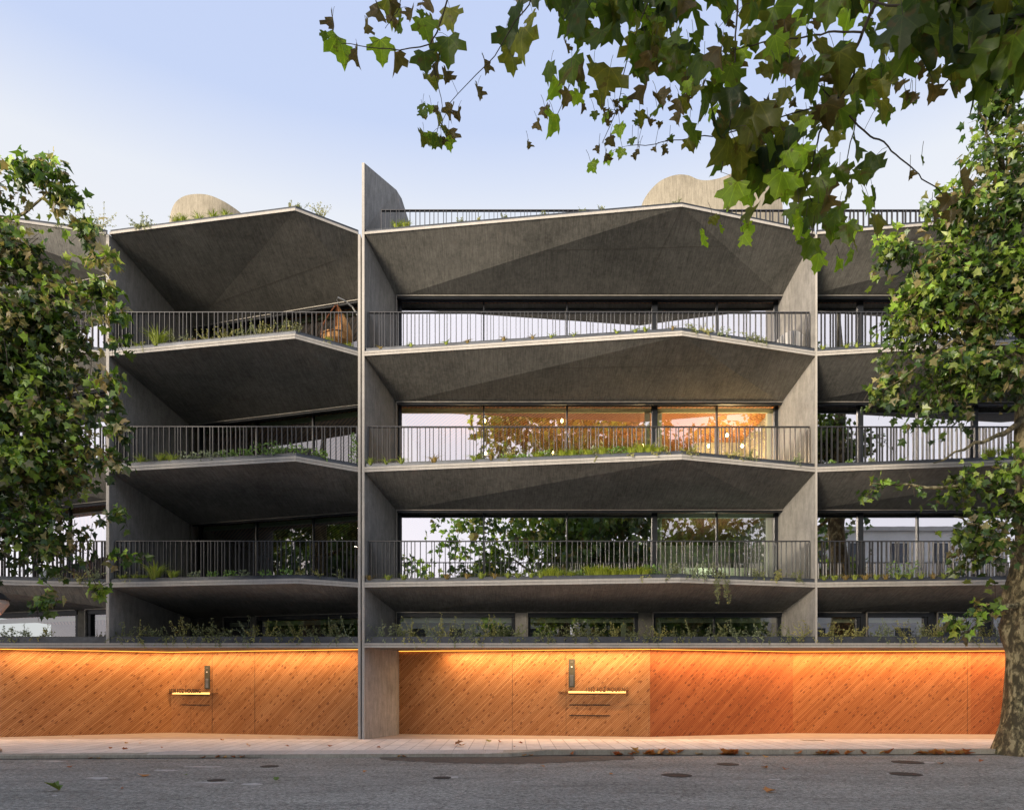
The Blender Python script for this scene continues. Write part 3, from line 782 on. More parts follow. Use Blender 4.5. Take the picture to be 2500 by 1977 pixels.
def leaf_hi(m, pos, d, nrm, size, col, r, fold=.3, curl=-.2):
    d = d.normalized(); nrm = (nrm-d*nrm.dot(d)); nrm = nrm.normalized() if nrm.length > 1e-4 else d.orthogonal().normalized(); s = d.cross(nrm)
    out = [(x, y) for x, y in HALF]+[(-x, y) for x, y in HALF[-2:0:-1]]
    out = [(x*r.uniform(.9, 1.1), y*r.uniform(.95, 1.05)) for x, y in out]; n_ = len(out)
    f1, f2, tw_ = r.uniform(-.12, .12), r.uniform(-.1, .1), r.uniform(-.5, .5)
    def W(x, y):
        z = fold*(math.sqrt(x*x+.01)-.1)+curl*(y*y*.8+x*x*.7)+f1*math.sin(7*x+3*y)+f2*math.sin(9*y)*abs(x)+tw_*x*y
        return pos+(s*x+d*y+nrm*z)*size
    i0 = len(m.v); cx, cy = 0, .34
    pts = [(cx, cy)]+[(cx+(x-cx)*t, cy+(y-cy)*t) for t in (.35, .7, 1.0) for x, y in out]
    for p in pts: m.v.append(tuple(W(*p))); m.uvs.append(p)
    for i in range(n_):
        j = (i+1) % n_
        m.f.append((i0, i0+1+i, i0+1+j)); m.c.append(col)
        for k_ in range(2):
            a = i0+1+k_*n_; m.f.append((a+i, a+n_+i, a+n_+j, a+j)); m.c.append(col)
def rv(r, k=1.0): 
    while True:
        v = Vector((r.uniform(-1, 1), r.uniform(-1, 1), r.uniform(-1, 1)))
        if .05 < v.length < 1: return v.normalized()*k
def crown(parent, blobs, n_cl, leaf_s, seed, root=None, light=Vector((-.35, -.5, .8)), dry=.12, yel=.25, per=8, spread=.42, twigs=True, mat='leaf', shade=1.0, acc=None, fin_=True, gap=-9, gapf=1.1):
    r = random.Random(seed); m, t = acc or (MB(), MB())
    tot = sum(b[1].x*b[1].y*b[1].z for b in blobs)
    light = light.normalized()
    for c, rad in blobs:
        k = max(4, int(n_cl*(rad.x*rad.y*rad.z)/tot))
        for _ in range(k):
            v = rv(r); q = r.random()**.33
            if noise.noise(Vector((c.x+v.x*rad.x*q, c.y, c.z+v.z*rad.z*q))*gapf)+.25*(1-q) < gap: continue
            p = c+Vector((v.x*rad.x, v.y*rad.y, v.z*rad.z))*q*(1+.6*r.random()**3)
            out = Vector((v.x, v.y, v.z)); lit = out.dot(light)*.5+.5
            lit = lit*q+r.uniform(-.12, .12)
            rr = r.random()
            kind = 'y' if rr < yel*(.3+1.5*max(0, lit-.3)) else ('d' if rr > 1-dry*(.5+lit) else 'g')
            axis = (out*.8+rv(r, .6)+Vector((0, 0, -.35))).normalized()
            if twigs:
                t.tube([p-axis*spread*.9, p+rv(r, .03), p+axis*spread*.7+Vector((0, 0, -.05))], [.008, .006, .003], 3)
            for j in range(per):
                off = axis*r.uniform(-.9, .8)*spread+rv(r, spread*.35)
                pal = {'g': GREEN, 'y': YEL, 'd': DRY}[kind if r.random() < .75 else r.choice('gggyd')]
                c0 = r.choice(pal); b = shade*(.45+1.05*max(0, min(1, lit)))*r.uniform(.75, 1.25)  # outer light and inner shade painted into each leaf colour
                nn = (Vector((0, 0, 1))*.6+out*.3+rv(r, 1.0)); dd = (off.normalized()*.6+Vector((0, 0, -.5))+rv(r, .8))
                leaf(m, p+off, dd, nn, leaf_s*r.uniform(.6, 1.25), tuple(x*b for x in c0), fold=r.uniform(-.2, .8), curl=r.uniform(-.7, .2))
    if not fin_: return (m, t)
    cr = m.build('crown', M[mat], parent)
    if twigs: t.build('twigs', M['twig'], parent)
    return cr
def B(px, py, rpx, Z, ry=None, rz=None):
    k = Z/F; return (P(px, py, Z), Vector((rpx*k, (ry if ry else rpx*k*.8), (rz*k if rz else rpx*k))))
# right plane tree, trunk at the kerb
t0 = ground_pt(2500, 1841); tr = tag(empty('plane_tree', t0), 'tall plane tree with mottled olive and cream bark standing at the kerb on the right', 'tree')
m = MB()
ZT = D0+t0.y
tp = [(2512, 1841, .92), (2508, 1825, .72), (2503, 1800, .56), (2502, 1765, .48), (2502, 1700, .43), (2503, 1640, .41), (2502, 1590, .41), (2501, 1560, .48), (2504, 1535, .52), (2508, 1510, .46), (2516, 1460, .54), (2520, 1400, .46), (2526, 1330, .40), (2524, 1240, .36), (2512, 1140, .33), (2508, 1060, .28), (2512, 1000, .30), (2516, 900, .26), (2520, 700, .22), (2528, 500, .17), (2520, 330, .10), (2515, 220, .05)]
m.tube([P(a, b, ZT) for a, b, c in tp], [c*.95 for a, b, c in tp], 26, jit=.22)
m.build('trunk', M['bark'], tr, smooth=True)
m = MB(); r = random.Random(5)
limbs = [((2512, 1240), (2440, 1200), (2300, 1190), (2130, 1180)), ((2516, 1400), (2470, 1330), (2400, 1290), (2330, 1260)), ((2518, 900), (2450, 850), (2330, 830), (2160, 950)),
         ((2520, 760), (2440, 650), (2320, 600), (2190, 600)), ((2524, 560), (2460, 450), (2420, 350), (2390, 250)), ((2516, 1460), (2440, 1490), (2380, 1530), (2330, 1560)), ((2520, 1000), (2450, 1060), (2380, 1080), (2280, 1130))]
for L_ in limbs:
    zz = [ZT, ZT-.5, ZT-.9, ZT-1.2]
    pts = [P(a, b, z) for (a, b), z in zip(L_, zz)]
    sub = []
    for i in range(3):
        for j in range(4): sub.append(pts[i].lerp(pts[i+1], j/4)+rv(r, .05 if j else 0))
    sub.append(pts[3]); m.tube(sub, [.07*(1-i/13)+.008 for i in range(13)], 6)
m.build('branch', M['bark'], tr)
Zr = 14.9
blobs = [B(2470, 300, 80, Zr), B(2490, 420, 100, Zr), B(2440, 520, 95, Zr), B(2360, 590, 105, Zr), B(2290, 640, 95, Zr), B(2240, 690, 70, Zr), B(2420, 700, 130, Zr), B(2300, 770, 110, Zr), B(2220, 850, 85, Zr),
         B(2180, 930, 52, Zr), B(2340, 880, 110, Zr), B(2440, 900, 100, Zr), B(2260, 960, 60, Zr), B(2480, 780, 100, Zr),
         B(2330, 1190, 58, Zr), B(2410, 1200, 70, Zr), B(2470, 1230, 70, Zr), B(2380, 1280, 70, Zr), B(2385, 1360, 60, Zr), B(2395, 1430, 50, Zr), B(2470, 1160, 45, Zr), B(2240, 1185, 36, Zr), B(2420, 1330, 55, Zr),
         B(2580, 700, 160, Zr), B(2640, 1250, 110, Zr)]
ac = crown(tr, blobs, 2200, .16, 11, gap=.07, gapf=1.4, light=Vector((-.6, -.4, .8)), yel=.6, dry=.10, per=9, spread=.46, shade=.88, fin_=False)
# thin outer sprays
crown(tr, [B(2150, 1190, 40, 14.6, ry=.2, rz=14), B(2330, 1530, 40, 14.6, ry=.2, rz=20), B(2180, 610, 50, 14.6, ry=.3, rz=30), B(2150, 960, 30, 14.6, ry=.2, rz=24), B(2405, 1500, 26, 14.6, ry=.2), B(2440, 235, 40, 14.6, ry=.3), B(2320, 500, 50, 14.6, ry=.3, rz=30)], 110, .16, 12, yel=.6, per=7, spread=.30, acc=ac)
# left plane tree: crown reaches in from a trunk outside the picture
t0 = ground_pt(-170, 1852); tl = tag(empty('plane_tree', t0), 'plane tree whose leafy crown fills the left edge, some leaves yellowed and dry', 'tree')
ZL = D0+t0.y
m = MB(); m.tube([P(a, b, ZL) for a, b in ((-170, 1852), (-172, 1800), (-170, 1500), (-160, 1200), (-150, 900), (-140, 600), (-120, 400))], [.6, .42, .36, .32, .25, .16, .07], 16, jit=.2); m.build('trunk', M['bark'], tl, smooth=True)
m = MB(); r = random.Random(6)
for L_ in [((-160, 1200), (-60, 1150), (80, 1120), (230, 1130)), ((-158, 1050), (-50, 980), (90, 960), (250, 930)), ((-150, 850), (-50, 800), (90, 760), (240, 720)), ((-145, 700), (-60, 600), (60, 520), (150, 440)), ((-165, 1300), (-60, 1330), (60, 1370), (200, 1400))]:
    pts = [P(a, b, z) for (a, b), z in zip(L_, (ZL, ZL-.4, ZL-.7, ZL-.9))]; sub = []
    for i in range(3):
        for j in range(4): sub.append(pts[i].lerp(pts[i+1], j/4)+rv(r, .05 if j else 0))
    sub.append(pts[3]); m.tube(sub, [.06*(1-i/13)+.007 for i in range(13)], 6)
m.build('branch', M['bark'], tl)
Zl = 13.2
blobs = [B(5, 480, 60, Zl), B(-50, 600, 130, Zl), B(50, 640, 75, Zl), B(85, 740, 90, Zl), B(140, 800, 75, Zl), B(40, 860, 120, Zl), B(110, 930, 90, Zl), B(20, 1030, 130, Zl), B(120, 1060, 85, Zl), B(70, 1180, 110, Zl),
         B(125, 1220, 80, Zl), B(20, 1300, 110, Zl), B(100, 1330, 80, Zl), B(160, 1380, 50, Zl), B(-60, 1150, 150, Zl), B(-100, 850, 160, Zl), B(40, 1390, 50, Zl), B(190, 850, 45, Zl), B(190, 1110, 45, Zl), B(200, 760, 45, Zl), B(190, 960, 45, Zl), B(200, 1300, 40, Zl)]
ac = crown(tl, blobs, 2500, .14, 21, gap=.09, gapf=1.5, light=Vector((.3, -.5, .9)), yel=.45, dry=.25, per=9, spread=.44, shade=.82, fin_=False)
crown(tl, [B(140, 450, 30, 12.8, ry=.2, rz=45), B(60, 420, 40, 12.8, ry=.3, rz=25), B(255, 640, 32, 12.8, ry=.2, rz=20), B(290, 775, 40, 12.8, ry=.2, rz=14), B(290, 840, 30, 12.8, ry=.2, rz=12), B(275, 940, 34, 12.8, ry=.2, rz=20), B(285, 1050, 30, 12.8, ry=.2, rz=20), B(270, 1120, 40, 12.8, ry=.2, rz=20),
               B(275, 1255, 32, 12.8, ry=.2, rz=14), B(300, 1360, 30, 12.8, ry=.2, rz=8), B(240, 1440, 26, 12.8, ry=.2, rz=12), B(110, 1470, 50, 12.8, ry=.2, rz=14), B(155, 470, 16, 12.8, ry=.1, rz=60), B(95, 400, 30, 12.8, ry=.2, rz=14), B(210, 560, 30, 12.8, ry=.2, rz=30), B(240, 710, 50, 12.8, ry=.2, rz=24), B(235, 990, 40, 12.8, ry=.2, rz=22)], 150, .155, 22, yel=.5, dry=.3, per=7, spread=.26, acc=ac)

# plane tree across the street: stands behind the camera, its branches hang into the picture
def far_tree(name_label, x, y, h, rr, seed, n=520):
    t = tag(empty('plane_tree', (x, y, ZR)), name_label, 'tree')
    m = MB(); m.tube([(x, y, ZR), (x, y, .6), (x+.1, y, h*.25), (x-.1, y, h*.45), (x, y, h*.85)], [.75, .5, .42, .3, .06], 14, jit=.2); m.build('trunk', M['bark'], t, smooth=True)
    r = random.Random(seed); bl_ = []
    for i in range(26):
        a = r.uniform(0, 6.28); q = r.uniform(.15, .9); zz = r.uniform(.22, .9)
        w = rr*(1.15-abs(zz-.55)*1.1)
        bl_.append((Vector((x+math.cos(a)*q*w, y+math.sin(a)*q*w, h*zz)), Vector((1, 1, .8))*rr*r.uniform(.26, .42)))
    for c, _ in bl_[:9]:
        mm = (Vector((x, y, c.z*.7))); 
        m = MB(); m.tube([mm, mm.lerp(c, .5)+rv(r, .3), c], [.14, .09, .03], 6); m.build('branch', M['bark'], t)
    crown(t, bl_, int(n*1.3), .40, seed, per=9, spread=.80, dry=.1, yel=.2, twigs=False, gap=-.12, gapf=.45)
    return t
ft = far_tree('large plane tree across the street whose broad leaves hang across the top of the view', 3.5, -25.5, 22.5, 9.0, 31, 2000)
far_tree('second plane tree across the street, mirrored in the right half of the middle glass', 13.5, -26.5, 22.0, 8.5, 32, 1900)
far_tree('lower leafy tree across the street mirrored in the left windows', -33, -28, 16, 7.5, 33, 1300)
far_tree('tall leafy tree at the far left end of the street, mirrored in the left bay', -41, -26, 19.5, 9.5, 34, 1500)
far_tree('unseen tree added across the street to shade the lower floors, first of the row', -12.5, -28, 13.5, 5.5, 35, 600)  # row put in out of view to keep sun off the lower floors
far_tree('unseen tree added across the street to shade the lower floors, second of the row', -22, -28, 13.0, 6.5, 36, 600)

# near twigs and leaves
tw = MB(); lv_ = MB(); r = random.Random(44)
ZN = 4.2
def path(pts, r0, r1, Z0, Z1):
    n_ = len(pts); out = []
    for i, (a, b) in enumerate(pts): out.append(P(a, b, Z0+(Z1-Z0)*i/max(1, n_-1)))
    sub = []
    for i in range(n_-1):
        for j in range(3): sub.append(out[i].lerp(out[i+1], j/3)+(rv(r, .006) if j else Vector()))
    sub.append(out[-1]); k = len(sub)
    tw.tube(sub, [r0+(r1-r0)*i/(k-1) for i in range(k)], 6)
    return sub
paths = [
    ([(2175, -60), (2137, 12), (2106, 79), (2085, 125), (2085, 183), (2042, 246), (2000, 325), (1987, 383), (1971, 458)], .011, .004, 4.0, 4.3),
    ([(2042, 246), (2083, 292), (2125, 333), (2158, 346), (2187, 377), (2225, 408), (2250, 437), (2292, 462), (2308, 483)], .006, .003, 4.15, 4.4),
    ([(2042, 246), (2000, 258), (1960, 270), (1892, 292), (1850, 302)], .005, .003, 4.15, 4.5),
    ([(2106, 79), (2037, 77), (1990, 85), (1933, 94), (1860, 104), (1800, 121), (1760, 126)], .006, .003, 4.05, 4.4),
    ([(1800, -40), (1798, 60), (1795, 130), (1790, 260), (1760, 420)], .006, .003, 4.0, 4.1),
    ([(1850, 302), (1760, 330), (1700, 335), (1646, 342), (1600, 352), (1533, 356)], .004, .002, 4.5, 4.8),
    ([(2040, 250), (1975, 180), (1900, 240), (1860, 290)], .004, .002, 4.2, 4.3),
    ([(1100, -40), (1092, 0), (1067, 79), (1050, 108), (975, 123), (900, 116), (833, 106), (796, 92)], .007, .002, 5.2, 5.6),
    ([(1050, 108), (1055, 150), (1068, 200), (1080, 260), (1065, 330), (1080, 360)], .004, .002, 5.3, 5.4),
    ([(1310, -40), (1292, 12), (1256, 54), (1208, 137), (1162, 183), (1096, 254), (1075, 312)], .006, .002, 5.0, 5.4),
    ([(985, -30), (975, 20), (955, 50), (940, 70)], .004, .002, 5.3, 5.4),
    ([(1600, -30), (1560, 60), (1530, 150), (1505, 270), (1470, 350)], .005, .002, 4.6, 4.9),
    ([(1450, -30), (1420, 60), (1400, 180), (1370, 260), (1340, 330)], .005, .002, 4.8, 5.1),
    ([(2500, 40), (2400, 30), (2300, 20), (2170, 14), (2100, -10)], .010, .005, 3.4, 4.0),
    ([(2420, 20), (2380, 90), (2330, 180), (2270, 250)], .006, .003, 3.6, 4.0),
    ([(1971, 458), (1990, 520), (1985, 560), (1970, 620)], .004, .002, 4.3, 4.4),
    ([(2090, 290), (2070, 380), (2050, 440)], .004, .002, 4.3, 4.4),
]
allp = [path(*p) for p in paths]
# (px, py, size px, tone, turn): tone g green, o olive, y bright, b brown, k dark
near = [(823,120,72,'y'),(873,140,42,'b'),(928,125,62,'y'),(966,150,50,'b'),(812,60,40,'b'),(790,88,26,'g'),(898,75,34,'b'),(920,28,46,'b'),(945,25,62,'o'),(972,65,32,'b'),(1005,38,36,'b'),(1030,75,62,'y'),(1050,12,40,'b'),
 (1098,48,62,'o'),(1095,125,75,'g'),(1035,155,62,'g'),(1060,130,28,'o'),(1048,205,50,'o'),(1090,190,36,'b'),(1032,265,26,'g'),(1068,268,24,'b'),(1105,275,40,'b'),(1118,285,30,'b'),(1080,318,28,'o'),(1057,340,36,'y'),(1090,352,34,'y'),(1078,345,24,'b'),
 (1165,228,38,'b'),(1183,165,44,'b'),(1235,100,66,'k'),(1258,45,66,'k'),(1280,105,84,'o'),(1240,150,62,'o'),(1300,50,40,'o'),(1285,5,50,'b'),(1330,5,60,'g'),
 (1345,175,50,'g'),(1362,220,52,'y'),(1388,240,40,'b'),(1352,305,60,'y'),(1330,275,30,'b'),(1312,308,26,'b'),(1290,355,20,'b'),(1380,120,30,'b'),(1395,55,70,'g'),(1420,20,80,'g'),(1420,85,60,'g'),(1395,195,64,'o'),(1375,70,44,'g'),
 (1450,195,105,'o'),(1490,205,100,'o'),(1470,110,90,'g'),(1500,70,100,'g'),(1545,30,100,'o'),(1590,60,100,'g'),(1565,140,120,'o'),(1620,20,90,'g'),(1600,130,90,'o'),(1540,110,70,'g'),(1642,130,72,'g'),(1612,60,80,'y'),(1575,235,66,'b'),(1420,265,28,'b'),
 (1480,300,24,'b'),(1513,320,40,'y'),(1462,365,24,'b'),(1485,390,38,'y'),(1520,375,30,'y'),(1442,410,36,'y'),(1560,372,22,'b'),(1600,365,18,'b'),(1625,370,20,'b'),(1570,310,20,'b'),(1612,305,18,'b'),(1660,290,36,'b'),(1680,355,44,'o'),(1622,360,16,'b'),(1637,240,18,'b'),(1680,240,20,'b'),
 (1640,170,90,'g'),(1655,20,100,'k'),(1690,60,90,'g'),(1740,10,80,'g'),(1720,170,90,'g'),(1690,190,50,'b'),(1760,170,80,'g'),(1780,60,40,'b'),(1830,90,44,'o'),(1740,280,44,'y'),(1748,325,80,'k'),(1715,225,40,'b'),
 (1838,30,60,'g'),(1905,130,105,'o'),(1890,60,110,'g'),(1870,180,60,'o'),(1790,250,90,'k'),(1852,300,130,'o'),(1830,360,120,'o'),(1880,280,80,'b'),(1780,370,100,'o'),(1800,400,110,'o'),(1760,400,70,'g'),
 (1890,350,95,'o'),(1945,340,80,'k'),(1930,420,95,'g'),(1960,390,70,'y'),(1880,420,110,'g'),(1800,480,90,'y'),(1850,430,90,'g'),(1905,470,90,'g'),(1905,395,60,'o'),(1990,330,44,'g'),(1970,305,50,'y'),
 (1955,560,80,'y'),(1985,610,70,'g'),(1988,520,95,'g'),(2020,500,60,'b'),(2000,480,60,'b'),(2040,560,90,'g'),(2000,640,66,'y'),(2070,570,60,'g'),(1950,525,66,'g'),(1720,590,46,'y'),(1758,560,30,'y'),(1825,560,50,'y'),(1740,540,30,'o'),(1815,590,44,'y'),(1840,530,60,'o'),(2050,650,46,'y'),(2080,630,50,'y'),
 (2000,130,90,'o'),(2050,170,110,'o'),(1990,190,100,'g'),(2015,240,70,'g'),(1965,180,70,'g'),(2060,130,60,'y'),(2140,120,85,'g'),(2170,110,60,'o'),(2080,220,70,'o'),(2125,215,95,'g'),(2095,260,60,'g'),(1935,255,24,'b'),(2040,340,46,'o'),(2085,370,78,'g'),(2140,410,78,'k'),(2050,430,60,'g'),(2100,440,60,'g'),(2130,480,50,'g'),(2080,470,60,'o'),
 (2250,395,28,'g'),(2222,428,28,'b'),(2275,530,46,'b'),(2345,460,70,'b'),(2320,500,50,'b'),(2318,530,40,'b'),(2245,180,32,'b'),(2210,235,30,'b'),(2235,240,26,'b'),(2280,230,56,'b'),(2280,190,46,'o'),
 (2030,20,100,'g'),(2080,30,90,'y'),(1980,30,60,'g'),(2120,60,40,'g'),(2000,60,40,'b'),(2230,60,110,'g'),(2190,30,80,'g'),(2270,120,90,'o'),(2300,60,120,'g'),(2350,30,120,'k'),(2350,130,130,'k'),(2400,80,130,'g'),(2400,180,120,'k'),(2450,60,130,'k'),(2450,150,150,'g'),(2490,90,140,'k'),(2480,200,120,'g'),(2330,200,90,'o'),(2430,20,120,'k'),(2300,10,100,'k')]
TONE = dict(g=(.12,.18,.026), o=(.20,.21,.04), y=(.32,.48,.045), b=(.14,.105,.045), k=(.055,.085,.025))
def near_leaf(px, py, sz, tone, Z=None):
    Z = Z or (5.4 if px < 1320 else (4.6 if px < 1650 else (4.2 if px < 2200 else 3.6)))
    Z += r.uniform(-.25, .25)
    size = sz*Z/F*(.92 if px < 1400 else .80)
    c = TONE[tone]; k = r.uniform(.75, 1.3); col = tuple(x*k for x in c)
    top = P(px, py, Z)+Vector((0, 0, size*.5))
    face = Vector((r.uniform(-1.6, 1.6), -1, r.uniform(-.3, .9)))
    if tone == 'b': face = Vector((r.uniform(-1, 1), -.6, r.uniform(-.5, .5)))
    d = Vector((r.uniform(-.45, .45), r.uniform(-.3, .3), -1))
    leaf_hi(lv_, top, d, face, size, col, r, fold=r.uniform(.0, .5) if tone != 'b' else r.uniform(.6, 1.3), curl=r.uniform(-.5, .1))
    # petiole up to the nearest twig or a short stub
    best = None
    for s_ in allp:
        for q in s_:
            dd = (q-top).length
            if best is None or dd < best[0]: best = (dd, q)
    q = best[1] if best[0] < .16 else top+Vector((r.uniform(-.03, .03), .02, .10))
    tw.tube([top, top.lerp(q, .5)+Vector((0, 0, .012)), q], .0016, 3)
for q in near: near_leaf(*q)
r = random.Random(91)
for (x0, x1, y0, y1, n_, s0, s1, tones) in ((1380, 1700, 20, 290, 34, 35, 72, 'ggooyb'), (1680, 1960, 60, 330, 30, 45, 85, 'ggooyb'), (1790, 1980, 300, 500, 20, 50, 90, 'ggoyy'), (1960, 2180, 90, 300, 16, 45, 80, 'ggob'), (1960, 2150, 380, 600, 14, 45, 75, 'ggyo'), (1440, 1700, 250, 400, 14, 18, 34, 'gbbb'), (2180, 2330, 120, 260, 7, 25, 50, 'gbo'), (1030, 1100, 150, 350, 8, 25, 50, 'goby'), (930, 1060, 0, 90, 6, 24, 44, 'gob')):
    for _ in range(n_): near_leaf(r.uniform(x0, x1), r.uniform(y0, y1), r.uniform(s0, s1), r.choice(tones))
# thick upper canopy
for (x0, x1, y0, y1, n_, s0, s1) in ((1400, 1720, -60, 60, 26, 60, 100), (1720, 2150, -60, 20, 26, 60, 100), (2180, 2560, -60, 150, 46, 90, 140), (2360, 2560, 120, 230, 14, 90, 130), (1290, 1420, -60, 20, 8, 50, 70), (1560, 1700, 40, 190, 10, 50, 90), (1840, 1960, 380, 470, 5, 70, 90)):
    for _ in range(n_): near_leaf(r.uniform(x0, x1), r.uniform(y0, y1), r.uniform(s0, s1), r.choice('gggokk'))
# main limb from the tree behind, over the camera, to the twigs
tw.tube([(4.5, -25.5, 8.5), (4.0, -22, 7.6), (3.0, -18.5, 6.8), P(2175, -60, 4.0)], [.10, .06, .03, .011], 8)
tw.tube([(3.0, -18.5, 6.8), (1.5, -15.5, 7.2), P(1310, -40, 5.0)], [.03, .015, .006], 6)
tw.tube([(1.5, -15.5, 7.2), (.2, -13.8, 7.1), P(1100, -40, 5.2)], [.015, .010, .007], 6)
tw.build('hanging_branch', M['twig'], ft)
lv_.build('hanging_foliage', M['bigleaf'], ft, smooth=True)

# ------------------------------------------------------------------ planting
def blades(m, c, n_, h, sp, r, col, w=.010, droop=.5):
    for _ in range(n_):
        a = r.uniform(0, 6.28); q = r.random()**.5*sp; hh = h*r.uniform(.6, 1.1); o = Vector((math.cos(a), math.sin(a), 0))
        b = c+o*sp*.25*r.random(); s_ = Vector((-o.y, o.x, 0))*w
        mid = b+o*q*.4+Vector((0, 0, hh*.65)); tip = b+o*q*(1+droop*.4)+Vector((0, 0, hh*(1-droop*.45*r.random())))
        k = r.uniform(.7, 1.3); cc = tuple(x*k for x in col)
        m.poly([b-s_, b+s_, mid+s_*.8, mid-s_*.8], cc); m.poly([mid-s_*.8, mid+s_*.8, tip], cc)
def bushy(m, c, n_, h, sp, r, col, ls=.05):
    for _ in range(n_):
        p = c+Vector((r.uniform(-sp, sp), r.uniform(-sp*.4, sp*.4), h*r.random())); m.poly([c, c+Vector((.004, 0, 0)), p], tuple(x*.5 for x in col))
        k = r.uniform(.6, 1.3); leaf(m, p, rv(r)+Vector((0, -.2, .4)), rv(r)+Vector((0, -.5, .5)), ls*r.uniform(.6, 1.3), tuple(x*k for x in col), [(0, 0), (.25, .3), (.2, .7), (0, 1)])
def strag(m, c, n_, h, sp, r, col, fall=.3):
    for _ in range(n_):
        a = r.uniform(-sp, sp); up = r.random() > fall
        p0 = c+Vector((a*.4, r.uniform(-.05, .05), 0)); d = Vector((r.uniform(-.7, .7), r.uniform(-.5, .1), 1 if up else -.1)).normalized()
        pts = [p0]; L_ = h*r.uniform(.5, 1.2)
        for j in range(1, 6):
            d = (d+rv(r, .28)+Vector((0, -.06 if not up else 0, -.10 if up else -.35))).normalized()
            if not up and j == 1: d = Vector((d.x, -.8, .3)).normalized()
            pts.append(pts[-1]+d*L_/5)
        k = r.uniform(.7, 1.2); cc = tuple(x*k for x in col)
        m.tube(pts, .0035, 3, col=tuple(x*.7 for x in cc))
        for p in pts[1:]:
            for _q in range(4): leaf(m, p+rv(r, .02), rv(r), rv(r), .03*r.uniform(.6, 1.4), cc, [(0, 0), (.35, .4), (.25, .8), (0, 1)])
SEDGE, GRASSY, STRAP, FERN, HERB, GREY, WEED = (.44,.50,.07), (.42,.48,.10), (.45,.52,.12), (.24,.38,.09), (.48,.45,.18), (.34,.38,.24), (.30,.32,.16)
BAYN = {'A': 'far left bay', 'B': 'left bay', 'C': 'middle bay', 'D': 'right bay'}
LVN = {4: 'roof edge', 3: 'top balcony', 2: 'middle balcony', 1: 'lower balcony', 0: 'low planter'}
ORD = ['first', 'second', 'third', 'fourth', 'fifth', 'sixth', 'seventh', 'eighth', 'ninth', 'tenth', 'eleventh', 'twelfth', 'thirteenth', 'fourteenth', 'fifteenth', 'sixteenth', 'seventeenth', 'eighteenth', 'nineteenth', 'twentieth']
KIND = {'tuft': ('grass_tuft', 'grass', 'fine green grass tuft'), 'sedge': ('sedge_clump', 'plant', 'feathery yellow-green clump'), 'strap': ('strap_plant', 'plant', 'strappy yellowing little plant'), 'fern': ('leafy_plant', 'plant', 'low leafy green plant'),
        'herb': ('dry_herb', 'plant', 'thin dry upright herb'), 'weed': ('straggling_weed', 'plant', 'wiry straggling weed'), 'trail': ('trailing_plant', 'plant', 'long trailing plant hanging down'), 'climb': ('climbing_plant', 'plant', 'tall narrow leafy climber')}
plants = []
def add(bay, lv, px, kind, s=1.0): plants.append((bay, lv, px, kind, s))
for px in (300, 330, 352): add('B', 1, px, 'tuft', .55)
add('B', 1, 378, 'tuft', 1.6); add('B', 1, 422, 'tuft', .9)
for px in (475, 520, 560, 600, 650, 700): add('B', 1, px, 'fern', .6)
for px in (730, 780, 830): add('B', 1, px, 'herb', .8)
for px in (345, 395, 420): add('B', 2, px, 'tuft', .8)
for px in (460, 500, 530, 560, 600, 655, 690, 730, 780): add('B', 2, px, 'fern', .8 if px != 655 else 1.3)
add('B', 2, 868, 'climb', 1.0)
add('B', 3, 385, 'tuft', 1.5)
for px in (430, 460, 505, 540, 555, 575, 600, 625, 640, 665, 690, 710, 725): add('B', 3, px, 'herb', 1.2)
for px in (310, 340, 800, 850): add('B', 3, px, 'tuft', .4)
for px in (905, 948, 985, 1042, 1092, 1140, 1175, 1208, 1240, 1265, 1298, 1320): add('C', 1, px, 'strap', .8)
for px in range(1336, 1600, 17): add('C', 1, px+rnd.randint(-7, 7), rnd.choice(('sedge', 'sedge', 'tuft', 'fern')), .5+.6*rnd.random())
for px in (1640, 1690, 1720): add('C', 1, px, 'weed', .9)
add('C', 1, 1762, 'trail', 1.3); add('C', 1, 1745, 'trail', 1.0)
for px in (1850, 1900, 1950): add('C', 1, px, 'weed', .7)
for px in (903, 945, 980, 1060, 1158, 1200): add('C', 2, px, 'strap', .8)
for px in range(1225, 1620, 21): add('C', 2, px+rnd.randint(-8, 8), rnd.choice(('sedge', 'sedge', 'fern')), (.35+.4*(px-1225)/390)*(.7+.7*rnd.random()))
for px in (1680, 1790, 1830, 1940): add('C', 2, px, 'weed', .7)
for px in (930, 1005, 1090, 1142, 1230, 1300, 1345, 1400, 1505, 1550, 1575, 1640): add('C', 3, px, 'strap', .45)
for px in (1690, 1720, 1760, 1830, 1850): add('C', 3, px, 'weed', .6)
for px in (2010, 2035, 2062, 2085, 2110, 2135, 2160, 2190, 2215, 2245, 2275, 2300, 2330): add('D', 1, px, 'strap', .75)
add('D', 1, 2207, 'fern', 1.6)
for px in (2030, 2075, 2130, 2200): add('D', 2, px, 'fern', .35)
for px in (2420, 2460, 2490): add('D', 2, px, 'sedge', 1.0)
for px in (2007, 2065, 2090, 2130): add('D', 3, px, 'strap', .55)
for px in (970, 990): add('C', 4, px, 'tuft', .6)
for px in (1130, 1170, 1230, 1330, 1420, 1470, 1650): add('C', 4, px, 'herb', .45)
for px in (430, 448, 486, 520, 552): add('B', 4, px, 'tuft', .55)
for px in (345, 360): add('B', 4, px, 'weed', .8)
for px in (705, 735, 780, 790): add('B', 4, px, 'herb', 1.3 if px > 775 else .7)
for px in (180, 228, 240): add('A', 4, px, 'weed', 1.5)
for px in (150, 190, 230): add('A', 1, px, 'weed', .9)
for px in (60, 120, 180, 235): add('A', 2, px, 'fern', .7)
for px in (20, 60, 110): add('A', 0, px, 'weed', .9)
for px in range(300, 870, 36): add('B', 0, px+rnd.randint(-8, 8), 'weed', 1.0+.5*rnd.random())
